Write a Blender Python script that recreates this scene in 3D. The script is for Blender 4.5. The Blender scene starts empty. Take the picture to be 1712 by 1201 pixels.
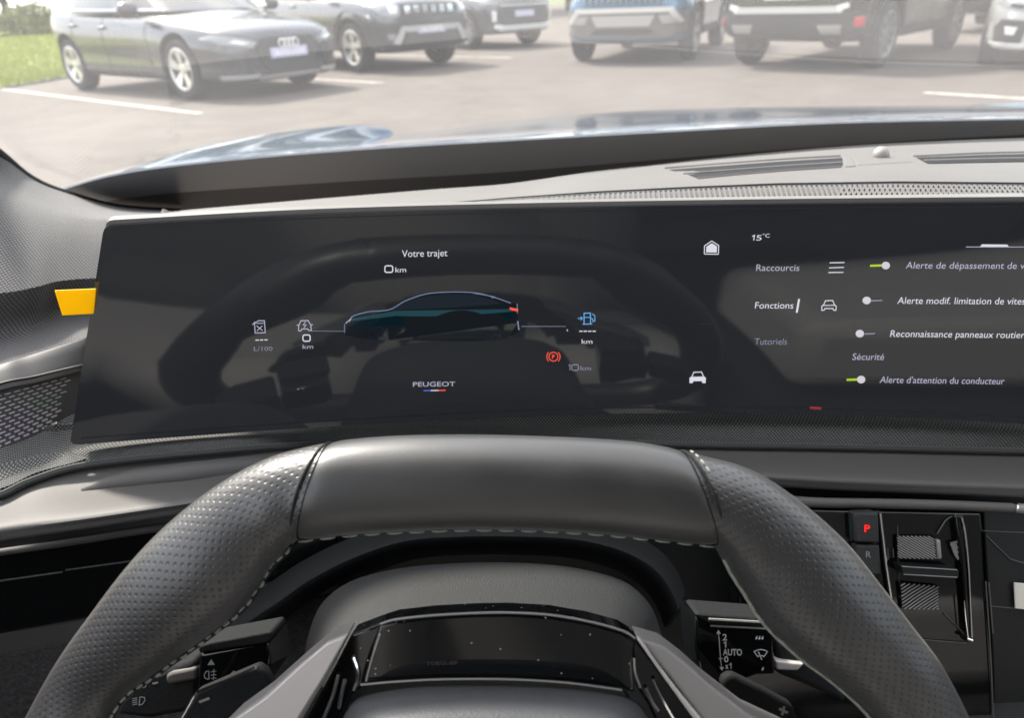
import bpy, bmesh, math, random
from math import sin, cos, pi, radians, sqrt, atan2
from mathutils import Vector, Matrix
from mathutils.bvhtree import BVHTree
random.seed(4)
sc = bpy.context.scene
C = sc.collection

# ------------------------------------------------------------------ camera
H = 1.0
TH, RO, F = radians(27.5), radians(2.5), 1180.0
cam = bpy.data.cameras.new('camera'); camo = bpy.data.objects.new('camera', cam); C.objects.link(camo)
R0 = Vector((1, 0, 0)); U0 = Vector((0, sin(TH), cos(TH))); FW = Vector((0, cos(TH), -sin(TH)))
RX = R0 * cos(RO) - U0 * sin(RO); UX = R0 * sin(RO) + U0 * cos(RO)
m = Matrix((RX, UX, -FW)).transposed().to_4x4(); m.translation = (0, 0, H)
camo.matrix_world = m
cam.sensor_width = 36; cam.lens = 36 * F / 1712; cam.clip_start = .02; cam.clip_end = 1000
cam.dof.use_dof = True; cam.dof.focus_distance = .385; cam.dof.aperture_fstop = 10.5
sc.camera = camo
O = Vector((0, 0, H))

def ray(px, py): return FW + RX * ((px - 856) / F) + UX * ((600.5 - py) / F)
def D(px, py, d): return O + ray(px, py) * d
def atY(px, py, y): r = ray(px, py); return O + r * (y / r.y)
def atZ(px, py, z): r = ray(px, py); return O + r * (z / r.z)          # z measured from the eye
def ground(px, py, z=0.0): r = ray(px, py); return O + r * ((z - H) / r.z)

# ------------------------------------------------------------------ materials
def nt(name):
    mt = bpy.data.materials.new(name); mt.use_nodes = True
    t = mt.node_tree; b = t.nodes['Principled BSDF']
    return mt, t, b
def L(t, a, b): t.links.new(a, b)
def node(t, kind, **kw):
    n = t.nodes.new(kind)
    for k, v in kw.items():
        if k.startswith('i_'):
            key = k[2:]
            n.inputs[int(key) if key.isdigit() else key.replace('_', ' ')].default_value = v
        else: setattr(n, k, v)
    return n
def c4(c): return (c[0], c[1], c[2], 1)
def pbr(name, col, rough=.5, metal=0, spec=.5, var=0, vscale=8, bump=0, bscale=200, coat=0, sheen=0, emit=None, es=1, coord='Object', rvar=0):
    mt, t, b = nt(name)
    b.inputs['Base Color'].default_value = c4(col); b.inputs['Roughness'].default_value = rough
    b.inputs['Metallic'].default_value = metal; b.inputs['Specular IOR Level'].default_value = spec
    b.inputs['Coat Weight'].default_value = coat; b.inputs['Coat Roughness'].default_value = .05
    if sheen: b.inputs['Sheen Weight'].default_value = sheen; b.inputs['Sheen Roughness'].default_value = .4
    if emit: b.inputs['Emission Color'].default_value = c4(emit); b.inputs['Emission Strength'].default_value = es
    tc = node(t, 'ShaderNodeTexCoord')
    if var or rvar:
        n = node(t, 'ShaderNodeTexNoise', i_Scale=vscale, i_Detail=6.0, i_Roughness=.6); L(t, tc.outputs[coord], n.inputs['Vector'])
        if var:
            r = node(t, 'ShaderNodeMapRange', i_1=.3, i_2=.7, i_3=1 - var, i_4=1 + var); L(t, n.outputs[0], r.inputs[0])
            mx = node(t, 'ShaderNodeVectorMath', operation='SCALE'); mx.inputs[0].default_value = col
            L(t, r.outputs[0], mx.inputs['Scale']); L(t, mx.outputs[0], b.inputs['Base Color'])
        if rvar:
            r = node(t, 'ShaderNodeMapRange', i_1=.3, i_2=.7, i_3=rough - rvar, i_4=rough + rvar); L(t, n.outputs[0], r.inputs[0]); L(t, r.outputs[0], b.inputs['Roughness'])
    if bump:
        n = node(t, 'ShaderNodeTexNoise', i_Scale=bscale, i_Detail=3.0); L(t, tc.outputs[coord], n.inputs['Vector'])
        bp = node(t, 'ShaderNodeBump', i_Strength=bump, i_Distance=.002); L(t, n.outputs[0], bp.inputs['Height']); L(t, bp.outputs[0], b.inputs['Normal'])
    return mt
def weave(name, col, pitch=.0024, rough=.8, amt=.55, rot=.6, depth=.0006, light=None):
    """woven cloth: two crossed sine waves over the UV map (UV in metres)"""
    mt, t, b = nt(name); b.inputs['Roughness'].default_value = rough; b.inputs['Sheen Weight'].default_value = .25
    tc = node(t, 'ShaderNodeTexCoord'); mp = node(t, 'ShaderNodeMapping'); mp.inputs['Rotation'].default_value = (0, 0, rot)
    L(t, tc.outputs['UV'], mp.inputs['Vector'])
    nz = node(t, 'ShaderNodeTexNoise', i_Scale=90.0, i_Detail=2.0); L(t, tc.outputs['UV'], nz.inputs['Vector'])
    ad = node(t, 'ShaderNodeVectorMath', operation='MULTIPLY_ADD'); L(t, nz.outputs['Color'], ad.inputs[0]); ad.inputs[1].default_value = (pitch * .35,) * 3; L(t, mp.outputs[0], ad.inputs[2])
    hs = []
    for d, k in (('X', 1.0), ('Y', 1.0)):
        w = node(t, 'ShaderNodeTexWave', bands_direction=d, i_Scale=1 / (pitch * k) / 3.18, i_Distortion=0.0); L(t, ad.outputs[0], w.inputs['Vector']); hs.append(w.outputs['Fac'])
    mul = node(t, 'ShaderNodeMath', operation='MULTIPLY'); L(t, hs[0], mul.inputs[0]); L(t, hs[1], mul.inputs[1])
    n2 = node(t, 'ShaderNodeTexNoise', i_Scale=1800.0, i_Detail=1.0); L(t, tc.outputs['UV'], n2.inputs['Vector'])
    ml2 = node(t, 'ShaderNodeMath', operation='MULTIPLY'); L(t, mul.outputs[0], ml2.inputs[0]); L(t, n2.outputs[0], ml2.inputs[1])
    mx = node(t, 'ShaderNodeMix', data_type='RGBA'); L(t, ml2.outputs[0], mx.inputs['Factor'])
    hi = light or tuple(min(1, c * (1 + 3 * amt)) for c in col)
    mx.inputs['A'].default_value = c4([c * (1 - amt) for c in col]); mx.inputs['B'].default_value = c4(hi)
    L(t, mx.outputs['Result'], b.inputs['Base Color'])
    bp = node(t, 'ShaderNodeBump', i_Strength=.7, i_Distance=depth); L(t, mul.outputs[0], bp.inputs['Height']); L(t, bp.outputs[0], b.inputs['Normal'])
    return mt
def perforated(name, col, pitch=.0033, rough=.42):
    mt, t, b = nt(name); b.inputs['Roughness'].default_value = rough; b.inputs['Specular IOR Level'].default_value = .8
    tc = node(t, 'ShaderNodeTexCoord'); mp = node(t, 'ShaderNodeMapping'); mp.inputs['Rotation'].default_value = (0, 0, pi / 4)
    L(t, tc.outputs['UV'], mp.inputs['Vector'])
    v = node(t, 'ShaderNodeTexVoronoi', voronoi_dimensions='2D', i_Scale=1 / pitch, i_Randomness=0.06); L(t, mp.outputs[0], v.inputs['Vector'])
    r = node(t, 'ShaderNodeMapRange', interpolation_type='SMOOTHSTEP', i_1=.10, i_2=.31, i_3=0.0, i_4=1.0); L(t, v.outputs['Distance'], r.inputs[0])
    mx = node(t, 'ShaderNodeMix', data_type='RGBA'); L(t, r.outputs[0], mx.inputs['Factor'])
    mx.inputs['A'].default_value = c4([c * .28 for c in col]); mx.inputs['B'].default_value = c4(col); L(t, mx.outputs['Result'], b.inputs['Base Color'])
    n = node(t, 'ShaderNodeTexNoise', i_Scale=900.0); L(t, tc.outputs['UV'], n.inputs['Vector'])
    ad = node(t, 'ShaderNodeMath', operation='MULTIPLY_ADD', i_1=.25); L(t, n.outputs[0], ad.inputs[0]); L(t, r.outputs[0], ad.inputs[2])
    bp = node(t, 'ShaderNodeBump', i_Strength=.42, i_Distance=.0006); L(t, ad.outputs[0], bp.inputs['Height']); L(t, bp.outputs[0], b.inputs['Normal'])
    return mt
def emis(name, col, s=1.0):
    mt, t, b = nt(name); b.inputs['Base Color'].default_value = (0.0, 0.0, 0.0, 1); b.inputs['Roughness'].default_value = .6
    b.inputs['Specular IOR Level'].default_value = 0
    b.inputs['Emission Color'].default_value = c4(col); b.inputs['Emission Strength'].default_value = s
    return mt
def specks(name, col, rough, density=900, thr=.09, spec=.5, coat=0, amount=.35):
    """dark trim with scattered pale dust specks"""
    mt, t, b = nt(name); b.inputs['Specular IOR Level'].default_value = spec; b.inputs['Coat Weight'].default_value = coat
    tc = node(t, 'ShaderNodeTexCoord')
    v = node(t, 'ShaderNodeTexVoronoi', i_Scale=density, i_Randomness=1.0); L(t, tc.outputs['Object'], v.inputs['Vector'])
    lt = node(t, 'ShaderNodeMath', operation='LESS_THAN', i_1=thr); L(t, v.outputs['Distance'], lt.inputs[0])
    g = node(t, 'ShaderNodeSeparateColor'); L(t, v.outputs['Color'], g.inputs[0])
    gt = node(t, 'ShaderNodeMath', operation='GREATER_THAN', i_1=.72); L(t, g.outputs[0], gt.inputs[0])
    ml = node(t, 'ShaderNodeMath', operation='MULTIPLY'); L(t, lt.outputs[0], ml.inputs[0]); L(t, gt.outputs[0], ml.inputs[1])
    mx = node(t, 'ShaderNodeMix', data_type='RGBA'); L(t, ml.outputs[0], mx.inputs['Factor'])
    mx.inputs['A'].default_value = c4(col); mx.inputs['B'].default_value = (amount, amount, amount, 1); L(t, mx.outputs['Result'], b.inputs['Base Color'])
    r = node(t, 'ShaderNodeMapRange', i_3=rough, i_4=.8); L(t, ml.outputs[0], r.inputs[0]); L(t, r.outputs[0], b.inputs['Roughness'])
    return mt

M = {}
M['dash'] = pbr('dash_plastic', (.135, .127, .120), .5, bump=.2, bscale=900, spec=.5, var=.05, vscale=18)
M['dash_dark'] = pbr('dash_dark', (.018, .019, .02), .6, spec=.3)
M['ledge'] = pbr('satin_trim', (.105, .10, .096), .58, spec=.5, bump=.06, bscale=500)
M['black_satin'] = pbr('black_satin', (.012, .013, .014), .38, spec=.4)
M['gloss'] = specks('gloss_black', (.004, .0045, .005), .06, 260, .035, spec=.5, amount=.3)
M['gloss_hub'] = specks('gloss_black_dusty', (.004, .0045, .005), .05, 330, .10, spec=.5, amount=.5)
M['soft_black'] = pbr('soft_black', (.014, .015, .016), .75, spec=.25, bump=.2, bscale=700)
M['cowl'] = pbr('grained_cowl', (.035, .036, .037), .55, spec=.4, bump=.5, bscale=1300)
M['leather'] = pbr('smooth_leather', (.036, .035, .034), .42, spec=.7, bump=.07, bscale=1500, rvar=.07, vscale=35)
M['perf'] = perforated('perforated_leather', (.030, .029, .029), .0030, .42)
for k_ in ('leather', 'perf'):
    q_ = M[k_].node_tree.nodes['Principled BSDF']; q_.inputs['Coat Weight'].default_value = .38; q_.inputs['Coat Roughness'].default_value = .34; q_.inputs['Sheen Weight'].default_value = .12; q_.inputs['Sheen Roughness'].default_value = .3
M['pad'] = pbr('hub_leather', (.07, .073, .08), .5, spec=.5, bump=.2, bscale=1100)
M['satin'] = pbr('satin_silver', (.60, .56, .53), .42, metal=.25, spec=.5, bump=.03, bscale=1500)
M['satin_dark'] = pbr('satin_grey', (.32, .305, .295), .45, metal=.2, spec=.5)
M['line'] = pbr('seam_line', (.11, .11, .112), .4)
M['chrome'] = pbr('chrome', (.8, .8, .8), .12, metal=1)
M['stitch'] = pbr('pale_thread', (.28, .29, .24), .8)
M['cloth'] = weave('pillar_cloth', (.125, .12, .12), .0022, amt=.6, rot=.5)
M['fabric'] = weave('dash_fabric', (.09, .092, .09), .0017, amt=.75, rot=.78, light=(.50, .50, .47))
M['carpet'] = pbr('carpet', (.035, .035, .036), .95, var=.5, vscale=350, bump=.8, bscale=400)
M['plastic_band'] = pbr('door_band', (.05, .048, .048), .5)
M['seat'] = pbr('seat_cloth', (.38, .37, .36), .8, bump=.3, bscale=300, sheen=.3)
M['headliner'] = pbr('headliner', (.07, .068, .065), .9)
M['white_print'] = pbr('white_print', (.85, .86, .88), .5)
M['grey_print'] = pbr('grey_print', (.36, .37, .38), .5)
M['red_led'] = emis('red_led', (1, .02, .02), .55)
M['card'] = pbr('white_card', (.85, .82, .72), .7, var=.05, vscale=30)
M['frame_light'] = pbr('screen_frame', (.17, .16, .152), .4)
mt, t, b = nt('yellow_film'); b.inputs['Base Color'].default_value = (.95, .69, .002, 1); b.inputs['Roughness'].default_value = .35
b.inputs['Emission Strength'].default_value = 0; b.inputs['Subsurface Weight'].default_value = 0
tr = node(t, 'ShaderNodeBsdfTranslucent'); tr.inputs['Color'].default_value = (1, .68, .01, 1); mx = node(t, 'ShaderNodeMixShader', i_0=.45)
L(t, b.outputs[0], mx.inputs[1]); L(t, tr.outputs[0], mx.inputs[2]); L(t, mx.outputs[0], t.nodes['Material Output'].inputs['Surface']); M['yellow'] = mt
# display glass: near-black panel, faint backlight
M['screen'] = pbr('display_glass', (.006, .0065, .007), .045, spec=.55, emit=(.55, .6, .7), es=.009)
for k, col, s in (('txt', (.78, .78, 1.0), .20), ('txt_white', (.90, .90, 1.0), .28), ('txt_dim', (.52, .56, .75), .15), ('blue', (.18, .52, 1.0), .28), ('green', (.55, .85, .02), .26),
                  ('red', (1.0, .10, .06), .40), ('grey', (.36, .38, .5), .20), ('knob', (.86, .82, .9), .26), ('teal', (.03, .12, .17), .035), ('teal_hi', (.10, .34, .44), .06),
                  ('night', (.006, .008, .010), .5), ('flag_blue', (.12, .2, .9), .3), ('edge', (.5, .62, 1.0), .14), ('navy', (.10, .14, .26), .05), ('red_dash', (.9, .08, .16), .16)):
    M['e_' + k] = emis('screen_' + k, col, s); q_ = M['e_' + k].node_tree.nodes['Principled BSDF']; q_.inputs['Specular IOR Level'].default_value = .55; q_.inputs['Roughness'].default_value = .045
# windscreen: clear pane with mirror sheen and a dusty film
mt, t, b = nt('windscreen_glass'); t.nodes.remove(b)
trn = node(t, 'ShaderNodeBsdfTransparent'); trn.inputs['Color'].default_value = (.93, .95, .94, 1)
gl = node(t, 'ShaderNodeBsdfGlossy', i_Roughness=.0); gl.inputs['Color'].default_value = (1, 1, 1, 1)
lw = node(t, 'ShaderNodeLayerWeight', i_Blend=.5); pw = node(t, 'ShaderNodeMath', operation='POWER', i_1=4.0); L(t, lw.outputs['Facing'], pw.inputs[0])
ma = node(t, 'ShaderNodeMath', operation='MULTIPLY_ADD', i_1=.8, i_2=.05); L(t, pw.outputs[0], ma.inputs[0])
m1 = node(t, 'ShaderNodeMixShader'); L(t, ma.outputs[0], m1.inputs[0]); L(t, trn.outputs[0], m1.inputs[1]); L(t, gl.outputs[0], m1.inputs[2])
tl = node(t, 'ShaderNodeBsdfTranslucent'); tl.inputs['Color'].default_value = (.9, .9, .92, 1)
tc = node(t, 'ShaderNodeTexCoord'); nz = node(t, 'ShaderNodeTexNoise', i_Scale=5.0, i_Detail=5.0); L(t, tc.outputs['Object'], nz.inputs['Vector'])
rg = node(t, 'ShaderNodeMapRange', i_1=.3, i_2=.7, i_3=.04, i_4=.062); L(t, nz.outputs[0], rg.inputs[0])
vo = node(t, 'ShaderNodeTexVoronoi', i_Scale=42.0, i_Randomness=1.0); L(t, tc.outputs['Object'], vo.inputs['Vector'])
ls = node(t, 'ShaderNodeMath', operation='LESS_THAN', i_1=.045); L(t, vo.outputs['Distance'], ls.inputs[0])
sp = node(t, 'ShaderNodeSeparateColor'); L(t, vo.outputs['Color'], sp.inputs[0]); gs = node(t, 'ShaderNodeMath', operation='GREATER_THAN', i_1=.80); L(t, sp.outputs[1], gs.inputs[0])
mm = node(t, 'ShaderNodeMath', operation='MULTIPLY'); L(t, ls.outputs[0], mm.inputs[0]); L(t, gs.outputs[0], mm.inputs[1])
md = node(t, 'ShaderNodeMath', operation='MULTIPLY_ADD', i_1=.05); L(t, mm.outputs[0], md.inputs[0]); L(t, rg.outputs[0], md.inputs[2])
m2 = node(t, 'ShaderNodeMixShader'); L(t, md.outputs[0], m2.inputs[0]); L(t, m1.outputs[0], m2.inputs[1]); L(t, tl.outputs[0], m2.inputs[2])
L(t, m2.outputs[0], t.nodes['Material Output'].inputs['Surface']); M['windscreen'] = mt

# ------------------------------------------------------------------ object helpers
def tag(o, label=None, cat=None, group=None, kind=None):
    for k, v in (('label', label), ('category', cat), ('group', group), ('kind', kind)):
        if v: o[k] = v
    return o
def empty(name, loc=(0, 0, 0), rz=0):
    o = bpy.data.objects.new(name, None); C.objects.link(o); o.location = loc; o.rotation_euler = (0, 0, rz); o.empty_display_size = .1
    return o
def link(name, me, mats, parent=None, smooth=True):
    o = bpy.data.objects.new(name, me); C.objects.link(o)
    for mm in (mats if isinstance(mats, (list, tuple)) else [mats]): me.materials.append(mm)
    if smooth:
        me.polygons.foreach_set('use_smooth', [True] * len(me.polygons))
        if smooth != 'full': me.set_sharp_from_angle(angle=radians(38))
    if parent: o.parent = parent; o.matrix_parent_inverse = Matrix()
    return o
def cr(p0, p1, p2, p3, t):
    return .5 * ((2 * p1) + (p2 - p0) * t + (2 * p0 - 5 * p1 + 4 * p2 - p3) * t * t + (3 * p1 - p0 - 3 * p2 + p3) * t ** 3)
def spline(pts, n, closed=False):
    """n samples per span through pts"""
    out = []; N = len(pts); spans = N if closed else N - 1
    for i in range(spans):
        if closed: a, b_, c, d = pts[i - 1], pts[i], pts[(i + 1) % N], pts[(i + 2) % N]
        else: a, b_, c, d = (pts[i - 1] if i else 2 * pts[0] - pts[1]), pts[i], pts[i + 1], (pts[i + 2] if i + 2 < N else 2 * pts[-1] - pts[-2])
        for k in range(n): out.append(cr(a, b_, c, d, k / n))
    if not closed: out.append(pts[-1].copy())
    return out
def grid_mesh(name, G, flip_to=None, closed_u=False):
    """G rows of equal length -> mesh with UVs in metres; faces turned towards the point flip_to"""
    nr, ncol = len(G), len(G[0])
    vs = [v for r in G for v in r]; fs = []
    for i in range(nr - 1):
        for j in range(ncol - 1): fs.append((i * ncol + j, i * ncol + j + 1, (i + 1) * ncol + j + 1, (i + 1) * ncol + j))
    if flip_to is not None:
        k = fs[len(fs) // 2]; a, b_, c = (vs[k[0]], vs[k[1]], vs[k[2]])
        if (b_ - a).cross(c - a).dot(flip_to - a) < 0: fs = [f[::-1] for f in fs]
    me = bpy.data.meshes.new(name); me.from_pydata([tuple(v) for v in vs], [], fs)
    mid = G[nr // 2]; U = [0]
    for j in range(1, ncol): U.append(U[-1] + (mid[j] - mid[j - 1]).length)
    mc = [r[ncol // 2] for r in G]; V = [0]
    for i in range(1, nr): V.append(V[-1] + (mc[i] - mc[i - 1]).length)
    uv = me.uv_layers.new(name='uv')
    for lp in me.loops:
        i, j = divmod(lp.vertex_index, ncol); uv.data[lp.index].uv = (U[j], V[i])
    return me
def loft(name, rows, mat, parent, nu=5, nv=4, thick=.004, smooth_v=True, rough=None):
    """surface through rows of points; given thickness away from the eye"""
    R = [spline(r, nu) for r in rows]
    if smooth_v:
        cols = [spline([r[j] for r in R], nv) for j in range(len(R[0]))]
        G = [[c[i] for c in cols] for i in range(len(cols[0]))]
    else: G = R
    o = link(name, grid_mesh(name, G, O), mat, parent)
    if thick:
        s = o.modifiers.new('thickness', 'SOLIDIFY'); s.thickness = thick; s.offset = -1
        s = o.modifiers.new('edges', 'EDGE_SPLIT'); s.split_angle = radians(42)
    return o
class MB:
    def __init__(s): s.v = []; s.f = []; s.mi = []
    def add(s, vs, fs, mi=0):
        n = len(s.v); s.v += [Vector(v) for v in vs]; s.f += [tuple(i + n for i in f) for f in fs]; s.mi += [mi] * len(fs)
    def prism(s, pts, vec, mi=0):
        """polygon pts extruded by vec (a vector, or a per-point list)"""
        n = len(pts); vec = vec if isinstance(vec, list) else [vec] * n
        back = [p + v for p, v in zip(pts, vec)]
        s.add(pts + back, [tuple(range(n))[::-1], tuple(range(n, 2 * n))] + [(i, (i + 1) % n, (i + 1) % n + n, i + n) for i in range(n)], mi)
    def box(s, c, sx, sy, sz, mi=0, mat=None):
        vs = [Vector((x * sx / 2, y * sy / 2, z * sz / 2)) for x in (-1, 1) for y in (-1, 1) for z in (-1, 1)]
        if mat: vs = [mat @ v for v in vs]
        s.add([v + Vector(c) for v in vs], [(0, 1, 3, 2), (4, 6, 7, 5), (0, 4, 5, 1), (2, 3, 7, 6), (0, 2, 6, 4), (1, 5, 7, 3)], mi)
    def tube(s, pts, r, n=8, closed=False, mi=0):
        N = len(pts); rs = r if isinstance(r, list) else [r] * N; base = len(s.v); up = None
        for i, p in enumerate(pts):
            tg = (pts[(i + 1) % N] - pts[i - 1]) if closed else (pts[min(i + 1, N - 1)] - pts[max(i - 1, 0)])
            tg.normalize()
            if up is None: up = tg.orthogonal()
            x = (up - tg * up.dot(tg)).normalized(); y = tg.cross(x); up = x
            for k in range(n): s.v.append(p + (x * cos(2 * pi * k / n) + y * sin(2 * pi * k / n)) * rs[i])
        for i in range(N if closed else N - 1):
            j = (i + 1) % N
            for k in range(n):
                s.f.append((base + i * n + k, base + i * n + (k + 1) % n, base + j * n + (k + 1) % n, base + j * n + k)); s.mi.append(mi)
        if not closed:
            s.f.append(tuple(base + k for k in range(n))[::-1]); s.f.append(tuple(base + (N - 1) * n + k for k in range(n))); s.mi += [mi, mi]
    def lathe(s, prof, n=32, axis='Y', mi=0, c=(0, 0, 0)):
        """profile (r, h) revolved about the axis"""
        base = len(s.v); c = Vector(c); m_ = len(prof)
        for k in range(n):
            a = 2 * pi * k / n
            for r, h in prof:
                v = Vector((r * cos(a), h, r * sin(a))) if axis == 'Y' else Vector((r * cos(a), r * sin(a), h))
                s.v.append(v + c)
        for k in range(n):
            for i in range(m_ - 1):
                q = (base + k * m_ + i, base + k * m_ + i + 1, base + ((k + 1) % n) * m_ + i + 1, base + ((k + 1) % n) * m_ + i)
                s.f.append(q); s.mi.append(mi)
    def mesh(s, name):
        me = bpy.data.meshes.new(name); me.from_pydata([tuple(v) for v in s.v], [], s.f)
        me.polygons.foreach_set('material_index', s.mi)
        bm = bmesh.new(); bm.from_mesh(me); bmesh.ops.recalc_face_normals(bm, faces=bm.faces); bm.to_mesh(me); bm.free()
        return me
    def build(s, name, mats, parent=None, smooth=True, bevel=0, seg=2):
        o = link(name, s.mesh(name), mats, parent, smooth)
        if bevel:
            b_ = o.modifiers.new('bevel', 'BEVEL'); b_.width = bevel; b_.segments = seg; b_.limit_method = 'ANGLE'; b_.angle_limit = radians(35); b_.harden_normals = False
        return o
def poly(pts, d): return [D(x, y, d) for x, y in pts]
def away(pts, d): return [(p - O).normalized() * d for p in pts]
def slab(name, pts, d, thick, mat, parent, bevel=.001, smooth=True, seg=2):
    """outline at distance d (number, or per-point list), given real thickness away from the eye along the view axis"""
    ds = d if isinstance(d, list) else [d] * len(pts)
    P = [D(x, y, q) for (x, y), q in zip(pts, ds)]
    mb = MB(); mb.prism(P, FW * thick); return mb.build(name, mat, parent, smooth, bevel, seg)
def ribbon(mb, pts, w, surf, th=.0004, closed=False, mi=0):
    """flat stroke of width w (px of the layout) along 2D pts mapped through surf(px,py)"""
    P = [Vector((x, y)) for x, y in pts]; N = len(P); Lf, Rt = [], []
    for i in range(N):
        a = P[i - 1] if (i or closed) else P[i]; c = P[(i + 1) % N] if (i < N - 1 or closed) else P[i]
        d1 = (P[i] - a); d2 = (c - P[i])
        if d1.length < 1e-6: d1 = d2
        if d2.length < 1e-6: d2 = d1
        d1.normalize(); d2.normalize(); n1 = Vector((-d1.y, d1.x)); n2 = Vector((-d2.y, d2.x)); nn = n1 + n2
        nn = nn.normalized() if nn.length > .1 else n1
        k = min(2.0, 1 / max(.35, nn.dot(n1)))
        Lf.append(P[i] + nn * w / 2 * k); Rt.append(P[i] - nn * w / 2 * k)
    vs = [surf(p.x, p.y) for p in Lf] + [surf(p.x, p.y) for p in Rt]; fs = []
    for i in range(N if closed else N - 1): fs.append((i, (i + 1) % N, N + (i + 1) % N, N + i))
    mb.add(vs, fs, mi)
def fill(mb, pts, surf, mi=0): mb.add([surf(x, y) for x, y in pts], [tuple(range(len(pts)))], mi)
def arc(cx, cy, r, a0, a1, n=16, ry=None): return [(cx + r * cos(a0 + (a1 - a0) * k / n), cy + (ry or r) * sin(a0 + (a1 - a0) * k / n)) for k in range(n + 1)]
def lettering(name, body, x0, y0, cap, surf, mat, parent, width=None, slope=0.0, shear=0.0, bold=0.0, align='L', spacing=1.0):
    """text set on a surface: baseline start (x0,y0), cap height and width in layout units"""
    cu = bpy.data.curves.new('lettering', 'FONT'); cu.body = body; cu.size = 1; cu.resolution_u = 3; cu.space_character = spacing; cu.offset = bold
    ob = bpy.data.objects.new('lettering', cu); C.objects.link(ob); bpy.context.view_layer.update()
    me = bpy.data.meshes.new_from_object(ob.evaluated_get(bpy.context.evaluated_depsgraph_get()))
    bpy.data.objects.remove(ob); bpy.data.curves.remove(cu)
    xs = [v.co.x for v in me.vertices]; w = max(xs) - min(xs); mn = min(xs); k = cap / .69; kx = (width / w) if width else k
    for v in me.vertices:
        x = (v.co.x - mn) * kx; y = v.co.y * k; x += y * shear
        px = x0 + x; py = y0 - y + x * slope
        v.co = surf(px, py)
    me.name = name
    return link(name, me, mat, parent, False)

# ================================================================== THE CAR WE SIT IN
car = tag(empty('car', (0.35, 0, 0)), 'blue car seen from its own driver seat, grey dashboard, windscreen and bonnet ahead', 'car')
INV = Matrix.Translation((-.35, 0, 0))
def own(o):                      # parts are modelled in world space
    o.parent = car; o.matrix_parent_inverse = INV; return o
def part(name, parent=None):     # Empty for a part that carries sub-parts
    o = empty(name); return own(o) if parent is None else o

# ---- bonnet and left wing
bonnet_paint = pbr('blue_paint', (.008, .055, .11), .07, metal=.25, spec=.35, coat=.25, rvar=.04, vscale=3)
near = [(300, 305), (420, 283), (560, 270), (640, 262), (700, 258), (850, 252), (1000, 241), (1150, 231), (1300, 224), (1500, 218), (1712, 214), (1950, 214)]
far = [(560, 262), (600, 248), (645, 233), (690, 227), (740, 222), (850, 208), (1000, 193), (1150, 186.5), (1300, 183.5), (1500, 182), (1712, 181), (1950, 182)]
N_ = [atY(x, y, 1.06) for x, y in near]; F_ = [atY(x, y, 2.0) for x, y in far]
M1 = [a.lerp(b_, .33) + Vector((0, 0, .006)) for a, b_ in zip(N_, F_)]; M2 = [a.lerp(b_, .70) + Vector((0, 0, .006)) for a, b_ in zip(N_, F_)]
E1 = [p + Vector((0, .10, -.05)) for p in F_]; E2 = [p + Vector((0, .16, -.25)) for p in F_]
E0 = [p + Vector((0, -.03, -.06)) for p in N_]
own(loft('bonnet', [E0, N_, M1, M2, F_, E1, E2], bonnet_paint, None, 4, 5, .006))
Ol = [atY(*a) for a in ((198, 292, .97), (300, 256, 1.2), (400, 234, 1.45), (500, 219.5, 1.7), (585, 212.5, 1.95), (640, 218, 2.07))]
Vl = [atY(*a) for a in ((330, 300, 1.0), (430, 272, 1.2), (510, 257, 1.45), (575, 246, 1.7), (628, 236, 1.95), (668, 229, 2.05))]
mid1 = [o_.lerp(v, .35) + Vector((0, 0, .012)) for o_, v in zip(Ol, Vl)]; mid2 = [o_.lerp(v, .7) + Vector((0, 0, .002)) for o_, v in zip(Ol, Vl)]
dn1 = [p + Vector((-.05, .02, -.05)) for p in Ol]; dn2 = [p + Vector((-.08, .03, -.35)) for p in Ol]
own(loft('wing', [dn2, dn1, Ol, mid1, mid2, Vl], bonnet_paint, None, 5, 5, .006))
# right wing crest, beyond the bonnet
Or = [atY(*a) for a in ((1480, 215, 1.1), (1520, 196, 1.5), (1590, 178, 1.9), (1712, 171.5, 1.95), (1850, 172, 1.9), (1980, 180, 1.8))]
own(loft('wing', [[p + Vector((0, -.25, -.03)) for p in Or], [p + Vector((0, -.1, -.01)) for p in Or], Or, [p + Vector((.0, .06, -.06)) for p in Or], [p + Vector((0, .08, -.4)) for p in Or]], bonnet_paint, None, 5, 4, .006))

# ---- windscreen
def gz(x, y): return -.262 + (.985 - .10 * ((x - .37) / .9) ** 2 - y) * .60
def glass_hit2(px, py, off=0.0):
    r = ray(px, py); prev = None; tt = .05
    while tt < 3:
        p = r * tt; f = (gz(p.x, p.y) + off) - p.z
        if f < 0: return O + r * (tt - .0025)
        tt += .005
    return O + r * 1.2
rows = []
for k in range(9):
    row = []
    for j in range(13):
        x = -.62 + 2.0 * j / 12; y = .985 - .10 * ((x - .37) / .9) ** 2 - k / 8 * .86; xx = .37 + (x - .37) * (1 - .12 * k / 8)
        row.append(Vector((xx, y, H + gz(x, y))))
    rows.append(row)
ws = link('windscreen', grid_mesh('windscreen', [spline(r, 2) for r in rows], O), M['windscreen']); own(ws)
T_ = [(40, 345), (110, 316), (205, 291), (360, 271), (600, 251), (850, 236), (1100, 222), (1400, 206.5), (1712, 200), (1900, 199)]
B_ = [(60, 400), (150, 375), (300, 362), (420, 360), (620, 352), (850, 338), (1100, 312), (1400, 280), (1712, 250), (1900, 248)]
frit_mat = specks('frit', (.32, .335, .36), .4, 140, .05, amount=.6); frit2 = pbr('frit_dark', (.11, .115, .125), .6)  # black ceramic coloured grey: the windscreen's veil is put into the colour
G0 = [glass_hit2(x, y, -.006) for x, y in T_]; G1 = [glass_hit2(x, y, -.006) for x, y in B_]
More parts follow.
